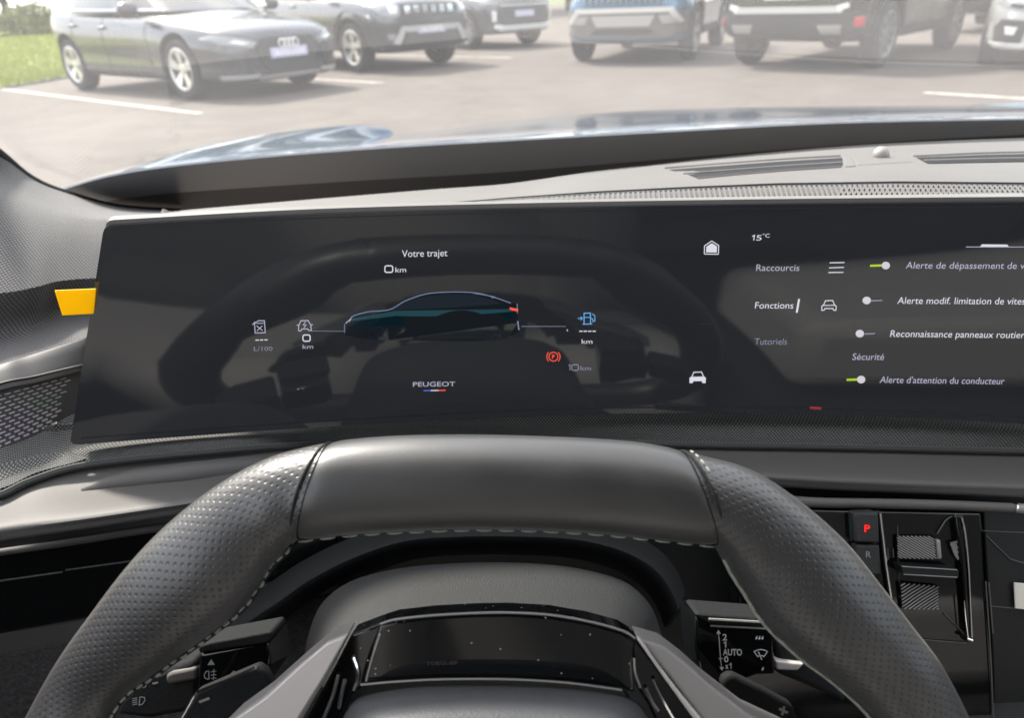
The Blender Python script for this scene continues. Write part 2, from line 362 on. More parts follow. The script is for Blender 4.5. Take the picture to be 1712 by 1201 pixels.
mid_ = [glass_hit2(a[0] * .5 + b_[0] * .5, a[1] * .5 + b_[1] * .5, -.006) for a, b_ in zip(T_, B_)]
def gext(P):
    for e in (.22, .30):
        p = P[-1] + Vector((e, 0, 0)); p.y -= .10 * (((p.x - .37) / .9) ** 2 - ((P[-1].x - .37) / .9) ** 2); p.z = P[-1].z; P.append(p)
for q_ in (G0, G1, mid_): gext(q_)
o = loft('frit_band', [G0, mid_], frit_mat, None, 6, 3, .002, True); o.parent = ws
lo1 = mid_; lo2 = G1
o = loft('cowl_seal', [lo1, [a.lerp(b_, .5) for a, b_ in zip(lo1, lo2)], lo2], frit2, None, 6, 3, .004); o.parent = ws

# ---- dashboard top
dash = part('dashboard'); dash.name = 'dashboard'
PX = [225, 262, 300, 500, 720, 850, 1000, 1200, 1450, 1712, 1900]
EXT = (Vector((.22, .0, 0)), Vector((.46, -.02, 0)))
def ext(P): return P + [P[-1] + e for e in EXT]           # carried on to the passenger side, outside the frame
def drow(ys, Ys): return ext([atY(x, y, q) for x, y, q in zip(PX, ys, Ys)])
def lerpY(a, b_): return [a + (b_ - a) * i / (len(PX) - 1) for i in range(len(PX))]
def Ysc(px): return .425 - .045 * ((px - 1000) / 900) ** 2
r0 = drow([388, 382, 374, 362, 356, 353, 350, 347, 344, 342, 341], [Ysc(x) + .030 for x in PX])
r1 = drow([382, 371, 362, 353, 346, 334, 323, 313, 307, 308, 309], [Ysc(x) + .06 for x in PX])
r2 = drow([379, 366, 358, 347, 332, 321, 301, 287, 278, 276, 276], [Ysc(x) + .125 for x in PX])
r3 = drow([377, 361, 354, 337, 319, 309, 288, 267, 247, 236.5, 233], [.60, .61, .62, .63, .64, .645, .66, .68, .70, .71, .71])
r4 = [p + Vector((0, .012, -.01)) for p in r3]; r5 = [p + Vector((0, .016, -.08)) for p in r3]
o = loft('top_pad', [r0, r1, r2, r3, r4, r5], M['dash'], None, 6, 6, .004); o.parent = dash
def bvh_of(o):
    me = o.evaluated_get(bpy.context.evaluated_depsgraph_get()).to_mesh()
    return BVHTree.FromPolygons([o.matrix_world @ v.co for v in me.vertices], [tuple(p.vertices) for p in me.polygons])
bpy.context.view_layer.update(); dash_bvh = bvh_of(o)
def on_dash(px, py, lift=.001):
    r = ray(px, py); h = dash_bvh.ray_cast(O, r.normalized())
    p = h[0] if h[0] is not None else atY(px, py, .5)
    return p - r.normalized() * lift
# pad edge line and the ribbed speaker strip that runs along the front of the dash top
base_up = [(640, 350), (720, 344), (850, 333), (1000, 322.5), (1150, 315), (1300, 309), (1500, 306), (1712, 308), (1800, 309)]
base_lo = [(640, 351), (720, 348), (850, 343), (1000, 339), (1150, 336), (1300, 333.5), (1500, 331), (1712, 331), (1800, 331)]
def along(pts, x):
    for a, b_ in zip(pts, pts[1:]):
        if a[0] <= x <= b_[0]: return a[1] + (b_[1] - a[1]) * (x - a[0]) / (b_[0] - a[0])
    return pts[-1][1]
mb = MB(); xs = [640 + 20 * i for i in range(58)]
for a, b_ in zip(xs, xs[1:]):
    mb.add([on_dash(a, along(base_up, a), .0016), on_dash(b_, along(base_up, b_), .0016), on_dash(b_, along(base_lo, b_), .0016), on_dash(a, along(base_lo, a), .0016)], [(0, 1, 2, 3)], 0)
x = 690.0
while x < 1790:
    sh = (x - 1000) / 700 * -16 if x > 1000 else 0; u, l_ = along(base_up, x) + 1.5, along(base_lo, x) - 1.5
    wd = 2.1
    p = [(x + sh - wd, u), (x + sh + wd, u), (x + wd, l_), (x - wd, l_)]
    mb.prism([on_dash(a, q, .0042) for a, q in p], Vector((0, .0, -.003)), 1)
    x += 8.6
x = 1400.0
while x < 1790:                                          # crossing ribs make the mesh read as dots further right
    u, l_ = along(base_up, x) + 1.5, along(base_lo, x) - 1.5
    mb.prism([on_dash(a, q, .0040) for a, q in [(x + 14 - 1.6, u), (x + 14 + 1.6, u), (x - 2 + 1.6, l_), (x - 2 - 1.6, l_)]], Vector((0, 0, -.003)), 1); x += 8.6
o = mb.build('speaker_strip', [M['dash_dark'], M['dash']], None, False); o.parent = dash
mb = MB(); mb.tube([on_dash(x, along(base_up, x) - 1.2, .0008) for x in range(650, 1800, 25)], .0008, 6); o = mb.build('strip_seam', M['dash_dark'], None); o.parent = dash
# defroster slots, the raised bridge between them and the sun sensor
def slot(top, bottom, bar):
    mb = MB(); xa, xb = top[0][0], top[-1][0]; n = 16; xs = [xa + (xb - xa) * k / n for k in range(n + 1)]
    xl = [max(x, bottom[0][0] - (bottom[0][0] - xa) * (1 - k / n)) for k, x in enumerate(xs)]
    for k in range(n):
        a, b_ = xs[k], xs[k + 1]; la, lb = bottom[0][0] + (bottom[-1][0] - bottom[0][0]) * k / n, bottom[0][0] + (bottom[-1][0] - bottom[0][0]) * (k + 1) / n
        mb.add([on_dash(a, along(top, a), .0042), on_dash(b_, along(top, b_), .0042), on_dash(lb, along(bottom, lb), .0042), on_dash(la, along(bottom, la), .0042)], [(0, 1, 2, 3)], 0)
    o = mb.build('defroster_vent', [M['soft_black']], None, False); o.parent = dash
    mb = MB(); mb.tube([on_dash(x, along(bar, x), .0050) for x in [bar[0][0] + (bar[-1][0] - bar[0][0]) * k / 10 for k in range(11)]], .0007, 6); q = mb.build('vent_bar', M['satin_dark'], None); q.parent = o
slot([(1118, 283.5), (1300, 270), (1408, 263.5)], [(1164, 296), (1300, 284), (1409, 276.5)], [(1142, 290), (1300, 278), (1407, 271)])
slot([(1532, 263), (1650, 258.5), (1770, 256)], [(1552, 273), (1650, 271), (1770, 269)], [(1545, 268), (1650, 265), (1770, 263)])
for pts in ([(1112, 282), (1300, 267.5), (1404, 261.5)], [(1528, 262), (1650, 256.5), (1760, 254.5)], [(1166, 298.5), (1300, 286.5), (1405, 279.5)]):
    mb = MB(); mb.tube(spline([on_dash(x, y, .001) for x, y in pts], 6), .0014, 6); o = mb.build('vent_lip', M['dash'], None); o.parent = dash
mb = MB(); P = [on_dash(x, y, .0065) for x, y in ((1408, 258), (1424, 260), (1432, 277), (1412, 278))]; mb.prism(P, Vector((0, .004, -.008))); 
P = [on_dash(x, y, .004) for x, y in ((1424, 260), (1500, 257), (1528, 270), (1432, 276))]; mb.prism(P, Vector((0, .004, -.006)))
o = mb.build('vent_bridge', M['dash'], None, False, .0012); o.parent = dash
p = on_dash(1472, 262, .006); mb = MB(); mb.lathe([(0, .0085), (.003, .008), (.006, .005), (.0068, .001), (.0052, -.003), (.0095, -.004), (.0098, -.006)], 20, 'Z', 0, p); o = mb.build('light_sensor', M['satin_dark'], None, 'full'); o.parent = dash

# ---- fabric strip under the display, ledge, fascia
def ZL_(x): return -.258 if x <= 330 else (-.292 if x >= 640 else -.258 - .034 * (lambda q: q * q * (3 - 2 * q))((x - 330) / 310))
ZL = -.258
FX = [-80, 0, 60, 160, 400, 560, 700, 850, 1160, 1400, 1712, 1850]
fb_y = [846, 831, 804, 777, 753, 742, 737, 735, 745, 749, 756, 759]
ft_y = [770, 752, 745, 735, 718, 706, 698, 692, 686, 689, 700, 708]
ft = ext([atY(x, y, Ysc(x) + .016) for x, y in zip(FX, ft_y)]); fb = ext([atZ(x, y, ZL_(x)) for x, y in zip(FX, fb_y)])
fm = [a.lerp(b_, .5) + Vector((0, -.004, .004)) for a, b_ in zip(ft, fb)]
fu = [p + Vector((0, .006, .010)) for p in ft]
o = loft('fabric_strip', [fu, ft, fm, fb], M['fabric'], None, 6, 4); o.parent = dash
mb = MB(); mb.tube(spline([p + Vector((0, -.002, .002)) for p in fb], 5), .0022, 6); o = mb.build('piping', M['fabric'], None); o.parent = dash
mb = MB(); mb.tube([atY(796, 697, Ysc(796) + .014), atZ(797, 731, ZL_(797) + .001)], .0009, 6); o = mb.build('fabric_seam', M['fabric'], None); o.parent = dash
gf_y = [897, 880, 871, 857, 822, 803, 790, 785, 786, 798, 809, 813]
LX = FX
gm_y = [868, 852, 834, 812, 782, 768, 760, 757, 762, 770, 778, 781]
gm = [atZ(x, y, ZL_(x) - (.006 if 100 < x < 500 else .002)) for x, y in zip(LX, gm_y)]; gm = ext(gm)
gf = ext([atZ(x, y, ZL_(x)) for x, y in zip(LX, gf_y)])
fb0 = [p + Vector((0, .004, -.002)) for p in fb]
l1 = [p + Vector((0, -.0035, -.004)) for p in gf]; l2 = [p + Vector((0, -.001, -.010)) for p in gf]; l3 = [p + Vector((0, .02, -.012)) for p in gf]
o = loft('ledge', [fb0, gm, gf, l1, l2, l3], M['ledge'], None, 6, 5); o.parent = dash
# moulded channel along the left part of the ledge
ch = [(138, 822), (190, 809), (260, 799), (330, 791), (420, 781), (520, 770)]
mb = MB(); P = [atZ(x, y, ZL_(x) - .0066) for x, y in ch]; mb.tube(spline(P, 5), [.003 + .0045 * min(1, i / 8) for i in range(26)], 14); o = mb.build('ledge_channel', M['ledge'], None); o.parent = dash
# fascia sheet behind everything below the ledge
def wide(name, ya, yb, xs, d, mat, thick=.004, n=4):
    a = [D(x, along(ya, x), d) for x in xs]; b_ = [D(x, along(yb, x), d) for x in xs]
    o = loft(name, [a, b_], mat, None, n, 2, thick); o.parent = dash; return o
XL = [-100, 0, 120, 250, 400, 560]; XR = [1090, 1250, 1400, 1550, 1712, 1850]
top_l = [(-100, 890), (0, 874), (300, 826), (600, 786), (900, 772)]; top_r = [(600, 780), (1150, 780), (1290, 790), (1712, 806), (1850, 812)]
wide('fascia', [(-100, 860), (300, 806), (600, 780), (1150, 775), (1712, 800), (1850, 806), (3000, 770)], [(-100, 1500), (3000, 1500)], [-100, 150, 400, 700, 1000, 1300, 1600, 1850, 2400, 3000], .50, M['black_satin'])
# left side: dark step, satin roll, gloss panel, pale lower strip, carpet
yl = [(-100, 936), (0, 921), (100, 907), (250, 883), (400, 861), (560, 840)]
mb = MB(); mb.tube(spline([D(x, along(yl, x) + 3, .462) for x in XL], 6), .0024, 10); o = mb.build('trim_roll', M['ledge'], None); o.parent = dash
sh = lambda P, d: [(x, y + d) for x, y in P]
wide('trim_recess', sh(yl, -46), sh(yl, 2), XL, .466, M['black_satin'])
low = [(-100, 1084), (0, 1064), (110, 1044), (250, 1018), (400, 990), (560, 962)]
wide('fascia_panel', sh(yl, 7), low, XL, .470, M['gloss'], .006)
yl2 = [(-100, 988), (0, 972), (105, 957), (200, 944), (400, 914), (560, 892)]
mb = MB(); mb.tube([D(x, along(yl2, x), .469) for x in (-100, 0, 104)], .0006, 6); mb.tube([D(x, along(yl2, x) - 2.5, .469) for x in (110, 200, 400, 560)], .0006, 6); o = mb.build('panel_seam', M['line'], None); o.parent = dash
wide('lower_strip', low, sh(low, 33), XL, .464, M['plastic_band'], .01)
wide('knee_panel', sh(low, 33), [(-100, 1480), (560, 1480)], XL, .462, M['carpet'], .01)
# right side roll with end cap and recess
yr = [(1150, 816), (1250, 826), (1350, 838), (1500, 841), (1600, 844), (1694, 848)]
P = spline([D(x, along(yr, x) + 2, .452) for x in (1150, 1250, 1350, 1500, 1600, 1694)], 5); mb = MB(); mb.tube(P, .0032, 12); o = mb.build('trim_roll', M['ledge'], None); o.parent = dash
mb = MB(); mb.tube([D(1697, 850, .452), D(1712, 851, .452), D(1800, 856, .452)], .0032, 12); mb.tube([D(1693.5, 849, .4515), D(1696.5, 850, .4515)], .0035, 12, mi=1); o = mb.build('trim_end', [M['satin_dark'], M['chrome']], None); o.parent = dash
# binnacle arch and deep recess behind the wheel
arch = [(385, 1050), (420, 1022), (455, 1000), (510, 962), (586, 924), (674, 896), (760, 889), (850, 888), (960, 893), (1040, 911), (1095, 940), (1125, 975), (1140, 1010)]
A0 = [D(x, y, .43) for x, y in arch]; A1 = [D(x + (850 - x) * .03, y + 13, .425) for x, y in arch]; A2 = [D(x + (850 - x) * .06, y + 24, .44) for x, y in arch]; A3 = [D(x + (850 - x) * .1, y + 40, .50) for x, y in arch]
Am = [D(x - (850 - x) * .02, y - 22, .455) for x, y in arch]
o = loft('binnacle_arch', [Am, A0, A1, A2, A3], M['soft_black'], None, 4, 3); o.parent = dash
# steering column shroud
ro = [(508, 1105), (516, 1060), (538, 1010), (585, 974), (660, 953), (750, 944), (850, 942), (950, 949), (1040, 972), (1085, 1010), (1104, 1055), (1114, 1100)]
rm = [(520, 1118), (530, 1080), (556, 1040), (605, 1008), (670, 990), (750, 982), (850, 980), (945, 986), (1028, 1008), (1068, 1040), (1090, 1078), (1102, 1116)]
rf = [(540, 1150), (552, 1110), (585, 1078), (640, 1050), (690, 1038), (760, 1031), (850, 1028), (930, 1033), (1010, 1050), (1050, 1076), (1080, 1108), (1092, 1150)]
c0 = [D(x, y, .41) for x, y in ro]; c1 = [D(x, y, .372) for x, y in rm]; c2 = [D(x, y, .335) for x, y in rf]; c3 = [D(x + (830 - x) * .1, y + 60, .325) for x, y in rf]
cb = [D(x + (830 - x) * .03, y + 8, .45) for x, y in ro]
o = loft('column_shroud', [cb, c0, c1, c2, c3], M['cowl'], None, 4, 5); o.parent = dash

# ---- left pillar trim and door
q0 = [glass_hit2(x, y, -.012) for x, y in ((-110, 168), (0, 252), (55, 297), (110, 321), (200, 345), (305, 353))]
q1 = [D(*a) for a in ((-110, 330, .50), (0, 350, .53), (60, 365, .55), (110, 374, .565), (170, 380, .58), (300, 370, .60))]
q2 = [D(*a) for a in ((-110, 490, .46), (0, 490, .485), (60, 480, .50), (100, 470, .52), (170, 465, .545), (300, 465, .58))]
q3 = [D(*a) for a in ((-110, 585, .478), (0, 562, .497), (50, 545, .51), (95, 528, .53), (170, 520, .55), (300, 520, .58))]
q4 = [D(*a) for a in ((-110, 650, .445), (0, 613, .462), (50, 598, .475), (135, 571, .495), (170, 560, .51), (300, 550, .56))]
door = part('door_trim')
qh = [D(*a) for a in ((-110, 250, .56), (0, 292, .585), (58, 326, .60), (110, 346, .61), (185, 362, .615), (302, 361, .61))]
o = loft('pillar_cloth', [q0, qh, q1, q2], M['cloth'], None, 6, 5); o.parent = door
o = loft('door_cloth', [q2, q3, q4], M['cloth'], None, 6, 6); o.parent = door
mb = MB(); mb.tube(spline([p + Vector((0, -.004, .0)) for p in q0], 6), .004, 8); o = mb.build('pillar_edge', M['dash_dark'], None); o.parent = door
q5 = [D(*a) for a in ((-110, 690, .437), (0, 650, .452), (60, 637, .466), (135, 618, .487), (170, 612, .50), (300, 600, .55))]
q4b = [p + (O - p).normalized() * .004 for p in q4]; q5b = [p + (O - p).normalized() * .003 for p in q5]
o = loft('door_band', [q4, q4b, q5b, q5], M['plastic_band'], None, 6, 3); o.parent = door
q6 = [D(*a) for a in ((-110, 775, .437), (0, 750, .450), (60, 728, .463), (120, 694, .482), (170, 685, .495), (300, 670, .54))]
o = loft('perforated_panel', [q5, [a.lerp(b_, .5) for a, b_ in zip(q5, q6)], q6], M['plastic_band'], None, 6, 4); o.parent = door
bpy.context.view_layer.update(); pb = bvh_of(o)
q7 = [p + Vector((0, .003, .004)) for p in (atZ(-110, 852, ZL), atZ(0, 831, ZL), atZ(60, 804, ZL), atZ(130, 785, ZL), atZ(170, 775, ZL), atZ(300, 765, ZL))]
q7[4] += Vector((0, .02, -.008)); q7[5] += Vector((0, .05, -.03))
o = loft('door_fabric', [q6, [a.lerp(b_, .5) + Vector((0, .0, -.002)) for a, b_ in zip(q6, q7)], q7], M['fabric'], None, 6, 4); o.parent = door
# ambient glow put into the slot colours: short slots in slanted rows
mb = MB()
def on_panel(px, py):
    r = ray(px, py).normalized(); h = pb.ray_cast(O, r); p = h[0] if h[0] is not None else D(px, py, .45); return p - r * .0006
for i in range(13):
    for j in range(-6, 14):
        fx = j * 15.5 + (i % 2) * 7; tt = i / 12
        x0 = fx - 8; ya = 662 - x0 * .27; yb = 746 - x0 * .42
        y0 = ya + (yb - ya) * tt
        if x0 > 112 - 24 * tt: continue
        ln = 9.5; w = .6 + .9 * tt; sl = -.30 - .12 * tt
        P = [on_panel(x0, y0 - w), on_panel(x0 + ln, y0 + ln * sl - w), on_panel(x0 + ln + 1.5, y0 + ln * sl + w), on_panel(x0 + 1.5, y0 + w)]
        mb.add(P, [(0, 1, 2, 3)], (0 if tt < .5 else (1 if (j < 4) else 0)) if not (3 < i < 8 and j > 3) else 2)
o = mb.build('light_slots', [pbr('slot_white', (.42, .40, .42), .35), pbr('slot_violet', (.40, .35, .44), .3), pbr('slot_green', (.27, .36, .30), .3)], None, False); o.parent = door

# ---- cabin around the driver (doors, pillars, roof, seats): shades the interior and shows in the glossy surfaces
def bxo(name, c, s, mat, parent=None, bevel=.02, rot=None):
    mb = MB(); mb.box((0, 0, 0), *s); o = mb.build(name, mat, None, True, bevel, 3); o.location = Vector(c) + Vector((0, 0, H)) if parent is None else c
    if rot: o.rotation_euler = rot
    return o
def cab(name, c, s, mat, bevel=.02, rot=None): return own(bxo(name, c, s, mat, None, bevel, rot))
cab('door', (-.47, -.70, -.45), (.06, 2.1, .66), M['dash_dark']); cab('door', (1.20, -.70, -.45), (.06, 2.1, .66), M['dash_dark'])
cab('floor', (.37, -.6, -.80), (1.75, 2.8, .04), M['carpet']); cab('bulkhead', (.37, .78, -.52), (1.7, .05, .50), M['dash_dark'])
cab('tailgate', (.37, -2.0, -.45), (1.65, .06, .66), M['dash_dark']); cab('floor', (.37, -.4, -.60), (.22, 1.5, .36), M['dash_dark'])
rr = []
for k, (y, z, w) in enumerate(((.13, .25, .70), (-.15, .33, .66), (-.6, .38, .65), (-1.2, .375, .64), (-1.7, .32, .63), (-2.0, .24, .62))):
    rr.append([Vector((.37 + w * q, y, H + z - .05 * abs(q) ** 3)) for q in (-1, -.7, -.3, 0, .3, .7, 1)])
own(loft('roof', rr, [M['headliner']], None, 3, 3, .03))
for sx in (-1, 1):
    mb = MB(); mb.tube(spline([Vector((.37 + sx * .98, .62, H - .13)), Vector((.37 + sx * .88, .40, H + .03)), Vector((.37 + sx * .74, .13, H + .20)), Vector((.37 + sx * .66, -.15, H + .28))], 5), .03, 8); own(mb.build('pillar', M['headliner'], None))
    for y in (-.62, -1.55):
        mb = MB(); mb.tube([Vector((.37 + sx * .82, y, H - .13)), Vector((.37 + sx * .65, y - .06, H + .32))], .05, 8); own(mb.build('pillar', M['headliner'], None))
for sx in (-1, 1):
    mb = MB(); mb.prism([Vector((.37 + sx * .82, y, H + z)) if z < 0 else Vector((.37 + sx * .66, y, H + z)) for y, z in ((-.70, -.13), (-1.95, -.13), (-1.95, .27), (-.72, .34))], Vector((-sx * .006, 0, 0))); own(mb.build('blocking_rear_pane', pbr('opaque_side_pane', (.01, .01, .011), .1), None, False))  # rear panes made opaque black, added to cut light from behind
mb = MB(); mb.prism([Vector((-.42, -1.98, H - .13)), Vector((1.16, -1.98, H - .13)), Vector((.98, -1.93, H + .26)), Vector((-.24, -1.93, H + .26))], Vector((0, -.006, 0))); own(mb.build('blocking_rear_pane', pbr('opaque_back_pane', (.01, .01, .011), .1), None, False))
def seat(x, y):
    s = part('seat')
    def add(n, c, sz, rot=(0, 0, 0)):
        o = bxo(n, (x + c[0], y + c[1], H + c[2]), sz, M['seat'], s, .05, rot); o.parent = s
    add('cushion', (0, 0, -.52), (.50, .50, .16), (.12, 0, 0)); add('backrest', (0, -.32, -.22), (.48, .14, .62), (-.28, 0, 0)); add('headrest', (0, -.44, .17), (.26, .10, .17), (-.2, 0, 0))
    for k in (-.19, .19): add('bolster', (k, -.30, -.26), (.10, .2, .5), (-.28, 0, 0))
seat(-.0, -.36); seat(.74, -.30)
s = part('seat')
for n, c, sz, rot in (('cushion', (.37, -1.3, -.46), (1.3, .5, .16), (.1, 0, 0)), ('backrest', (.37, -1.62, -.17), (1.3, .14, .6), (-.3, 0, 0))):
    o = bxo(n, (c[0], c[1], H + c[2]), sz, M['seat'], s, .05, rot); o.parent = s
o = part('armrest'); mb = MB(); mb.box((0, 0, 0), .20, .36, .09); q = mb.build('lid', M['seat'], None, True, .02, 3); q.location = (.37, -.12, H - .36); q.parent = o

# ================================================================== DISPLAY
disp = tag(empty('display_screen', atY(900, 700, .44)), 'wide curved black display lit with French menus, standing on the dashboard', 'display')
DI = Matrix.Translation(-disp.location)
def dsp(o): o.parent = disp; o.matrix_parent_inverse = DI; return o
def S(px, py, off=.0006): return atY(px, py, Ysc(px) - (py - 520) * .00003 - off)
top_pts = [(172, 378), (500, 359.5), (850, 349), (1250, 342), (1712, 338), (1985, 338)]
bot_pts = [(118, 745), (300, 731), (520, 715.5), (800, 699), (1000, 692.5), (1250, 691), (1450, 696), (1712, 709), (1935, 724)]
def spl_y(pts):
    P = spline([Vector((x, y)) for x, y in pts], 12)
    return lambda x: next((a.y + (b_.y - a.y) * (x - a.x) / (b_.x - a.x) for a, b_ in zip(P, P[1:]) if a.x <= x <= b_.x), P[-1].y if x > P[-1].x else P[0].y)
ty, by = spl_y(top_pts), spl_y(bot_pts)
def panel_grid(n, shrink, off):
    G = []; us = [0, .0015, .004, .008] + [.015 + (1 - .03) * i / n for i in range(n + 1)] + [.992, .996, .9985, 1]
    for u in us:
        xt = 172 + shrink + (1985 - 172 - 2 * shrink) * u; xb = 118 + shrink + (1935 - 118 - 2 * shrink) * u
        yt, yb = ty(xt) + shrink * .8, by(xb) - shrink * .8
        e = min(u, 1 - u) * 1800; cut = max(0, 12 - e); rr_ = 12 - sqrt(max(0, 144 - cut * cut)) if cut else 0
        xt2 = xt; G.append([S(xt2 + (xb - xt2) * v, (yt + rr_) + (yb - rr_ * .7 - yt - rr_) * v, off) for v in [k / 8 for k in range(9)]])
    return G
G = panel_grid(48, 0, 0)
dg = link('glass', grid_mesh('glass', G, O), M['screen']); s_ = dg.modifiers.new('thickness', 'SOLIDIFY'); s_.thickness = .004; s_.offset = -1; s_ = dg.modifiers.new('edges', 'EDGE_SPLIT'); s_.split_angle = radians(42); dsp(dg)
Gf = [[p + Vector((0, .0045, 0)) + (Vector((0, 0, .0016)) if j == 0 else Vector((0, 0, -.0012)) if j == len(r) - 1 else Vector()) for j, p in enumerate(r)] for r in panel_grid(48, -1.5, 0)]
df = link('frame', grid_mesh('frame', Gf, O), M['frame_light']); s_ = df.modifiers.new('thickness', 'SOLIDIFY'); s_.thickness = .009; s_.offset = -1; s_ = df.modifiers.new('edges', 'EDGE_SPLIT'); s_.split_angle = radians(42); dsp(df)
mb = MB(); ribbon(mb, [(x, by(x) - 9) for x in range(135, 1930, 40)], 1.2, S); ribbon(mb, [(x, ty(x) + 7) for x in range(185, 1960, 40)], 1.0, S); dsp(mb.build('bezel_line', pbr('bezel_line', (.03, .032, .035), .3), None, False))
def txt(name, body, x, y, cap, mat='txt', **k): return dsp(lettering(name, body, x, y, cap, S, M['e_' + mat], None, **k))
def icon(name, strokes, mat='txt', fills=(), smooth=False):
    mb = MB()
    for pts, w, cl in strokes: ribbon(mb, pts, w, S, closed=cl)
    for f in fills: fill(mb, f, S)
    return dsp(mb.build(name, M['e_' + mat], None, False))
def zero(cx, cy, w, h, st):
    r = 3.0; P = []
    for qx, qy, a in ((1, -1, -pi / 2), (1, 1, 0), (-1, 1, pi / 2), (-1, -1, pi)):
        P += [(cx + qx * (w / 2 - r) + r * cos(a + k * pi / 8), cy + qy * (h / 2 - r) + r * sin(a + k * pi / 8)) for k in range(5)]
    return (P, st, True)
# trip cluster
txt('trip_text', 'Votre trajet', 672, 430, 11.5, 'txt_white', width=76, slope=-.022)
icon('trip_digit', [zero(650, 450, 13, 11, 1.9)], 'txt_white')
txt('unit_text', 'km', 661, 455.5, 8.4, 'txt_white', width=18, slope=-.02)
# fuel can, economy
icon('fuel_can_icon', [([(425.5, 541), (432, 536.5), (442, 536.5), (443.5, 556.5), (426.5, 557), (425.5, 541)], 1.5, False), ([(429, 545), (439, 553)], 1.4, False), ([(438.5, 545), (429.5, 553.5)], 1.4, False), ([(422, 543.5), (426.5, 538.5)], 1.5, False), ([(429, 541), (441, 540.5)], 1.2, False)], 'txt')
icon('dash_digits', [([(427, 569), (433, 568.8)], 1.7, False), ([(434.5, 568.8), (440, 568.6)], 1.7, False), ([(442, 568.5), (447.5, 568.3)], 1.7, False)], 'txt_white')
txt('unit_text', 'L/100', 424.5, 587, 7.2, 'txt_dim', width=31, slope=-.015)
icon('electric_car_icon', [([(499, 553.5), (499.5, 544.5), (503, 536.5), (515, 536), (519.5, 543.5), (520.5, 552.5), (516.5, 553), (514.5, 550), (504.5, 550.5), (503, 553.5), (499, 553.5)], 1.5, False), ([(496, 544), (499.5, 543.2)], 1.4, False), ([(519.5, 543), (523, 543)], 1.4, False), ([(511, 537.5), (507, 543.5), (511.5, 543.2), (508, 549)], 1.3, False)], 'txt')
icon('range_digit', [zero(512.5, 565.5, 12, 10.5, 1.8)], 'txt_white')
txt('unit_text', 'km', 506, 583.5, 7, 'txt', width=17.5, slope=-.015)
# fuel pump
icon('fuel_pump_icon', [([(976.5, 542), (976.5, 524), (987, 523.5), (987.5, 541.5)], 1.6, False), ([(974, 542.2), (990, 541.8)], 1.6, False), ([(977, 531), (987, 530.8)], 1.3, False), ([(990, 525), (994.5, 528), (994.5, 537), (991.5, 538), (990.5, 533), (987.5, 533)], 1.4, False), ([(966, 532.6), (974, 532.4)], 1.3, False), ([(970.5, 529.5), (974, 532.4), (970.5, 535.6)], 1.3, False)], 'blue')
icon('dash_digits', [([(968.5 + 7.4 * k, 554.2), (974 + 7.4 * k, 554)], 1.8, False) for k in range(4)], 'txt_white')
txt('unit_text', 'km', 972.5, 575, 7.4, 'txt_white', width=18, slope=-.01)
icon('brake_warning_icon', [(arc(925.3, 596.7, 7.4, 0, 2 * pi, 28)[:-1], 1.3, True), (arc(925.3, 596.7, 11, -.75, .75, 10), 1.3, False), (arc(925.3, 596.7, 11, pi - .75, pi + .75, 10), 1.3, False)], 'red')
txt('brake_letter', 'P', 923, 600, 6.6, 'red', bold=.012)
icon('odometer_digits', [([(950.5, 612), (953, 610), (953, 619.5)], 1.5, False), zero(961.5, 614.7, 11, 9.8, 1.5)], 'txt_dim')
txt('unit_text', 'km', 970.5, 619.5, 7.4, 'txt_dim', width=17.5)
txt('maker_lettering', 'PEUGEOT', 690.5, 646.8, 7.6, 'txt', width=70.5, slope=-.01, bold=.004)
icon('flag_line', [([(708, 653.6), (720, 653.4)], 1.6, False)], 'flag_blue'); icon('flag_line', [([(720.2, 653.4), (733, 653.2)], 1.6, False)], 'txt_white'); icon('flag_line', [([(733.2, 653.2), (745, 653)], 1.6, False)], 'red')
# picture of a car from the side
mb = MB()
body = [(576, 560), (576, 541), (587, 530), (616, 521), (651, 518), (678, 503), (711, 492), (748, 488.5), (792, 489.5), (825, 497), (854, 507), (864, 508), (866, 540), (868, 554), (848, 566), (790, 571), (650, 569), (600, 566)]
fill(mb, body, lambda x, y: S(x, y, .0003)); dsp(mb.build('picture_body', M['e_night'], None, False))
mb = MB()
nb = 26; lo_, hi_ = [], []
for i in range(nb + 1):
    x = 588 + 270 * i / nb; yt = 533 - 12 * min(1, i / 7) - 4 * (i / nb); lo_.append((x, yt + 4 + 6 * sin(pi * i / nb))); hi_.append((x, yt))
for a, b_, c, d in zip(hi_, hi_[1:], lo_[1:], lo_): fill(mb, [a, b_, c, d], lambda x, y: S(x, y, .0006))
dsp(mb.build('picture_shoulder', M['e_teal_hi'], None, False))
mb = MB()
for a, b_, c, d in zip(lo_, lo_[1:], [(x, y + 12 + 5 * sin(i / 8)) for i, (x, y) in enumerate(lo_)][1:], [(x, y + 12 + 5 * sin(i / 8)) for i, (x, y) in enumerate(lo_)]): fill(mb, [a, b_, c, d], lambda x, y: S(x, y, .00045))
dsp(mb.build('picture_flank', M['e_teal'], None, False))
mb = MB(); fill(mb, [(655, 518.5), (682, 504), (713, 495), (748, 492), (790, 493), (822, 501), (840, 508), (760, 514), (700, 517)], lambda x, y: S(x, y, .0008)); dsp(mb.build('picture_window', emis('screen_window', (.006, .008, .011), .9), None, False))
rl = [tuple(v) for v in spline([Vector(p) for p in ((576, 557), (576, 541), (587, 530), (616, 521.5), (651, 518), (678, 503), (711, 492), (748, 488.5), (792, 489.5), (825, 497), (854, 507))], 5)]
icon('picture_outline', [(rl[10:], 1.3, False), ([(576, 557), (576, 542)], 1.2, False), ([(793, 490), (827, 496.5), (822, 498.5)], 1.6, False), ([(864.5, 508), (865, 524)], 1.2, False), ([(865.5, 537), (867.5, 552)], 2.2, False)], 'edge')
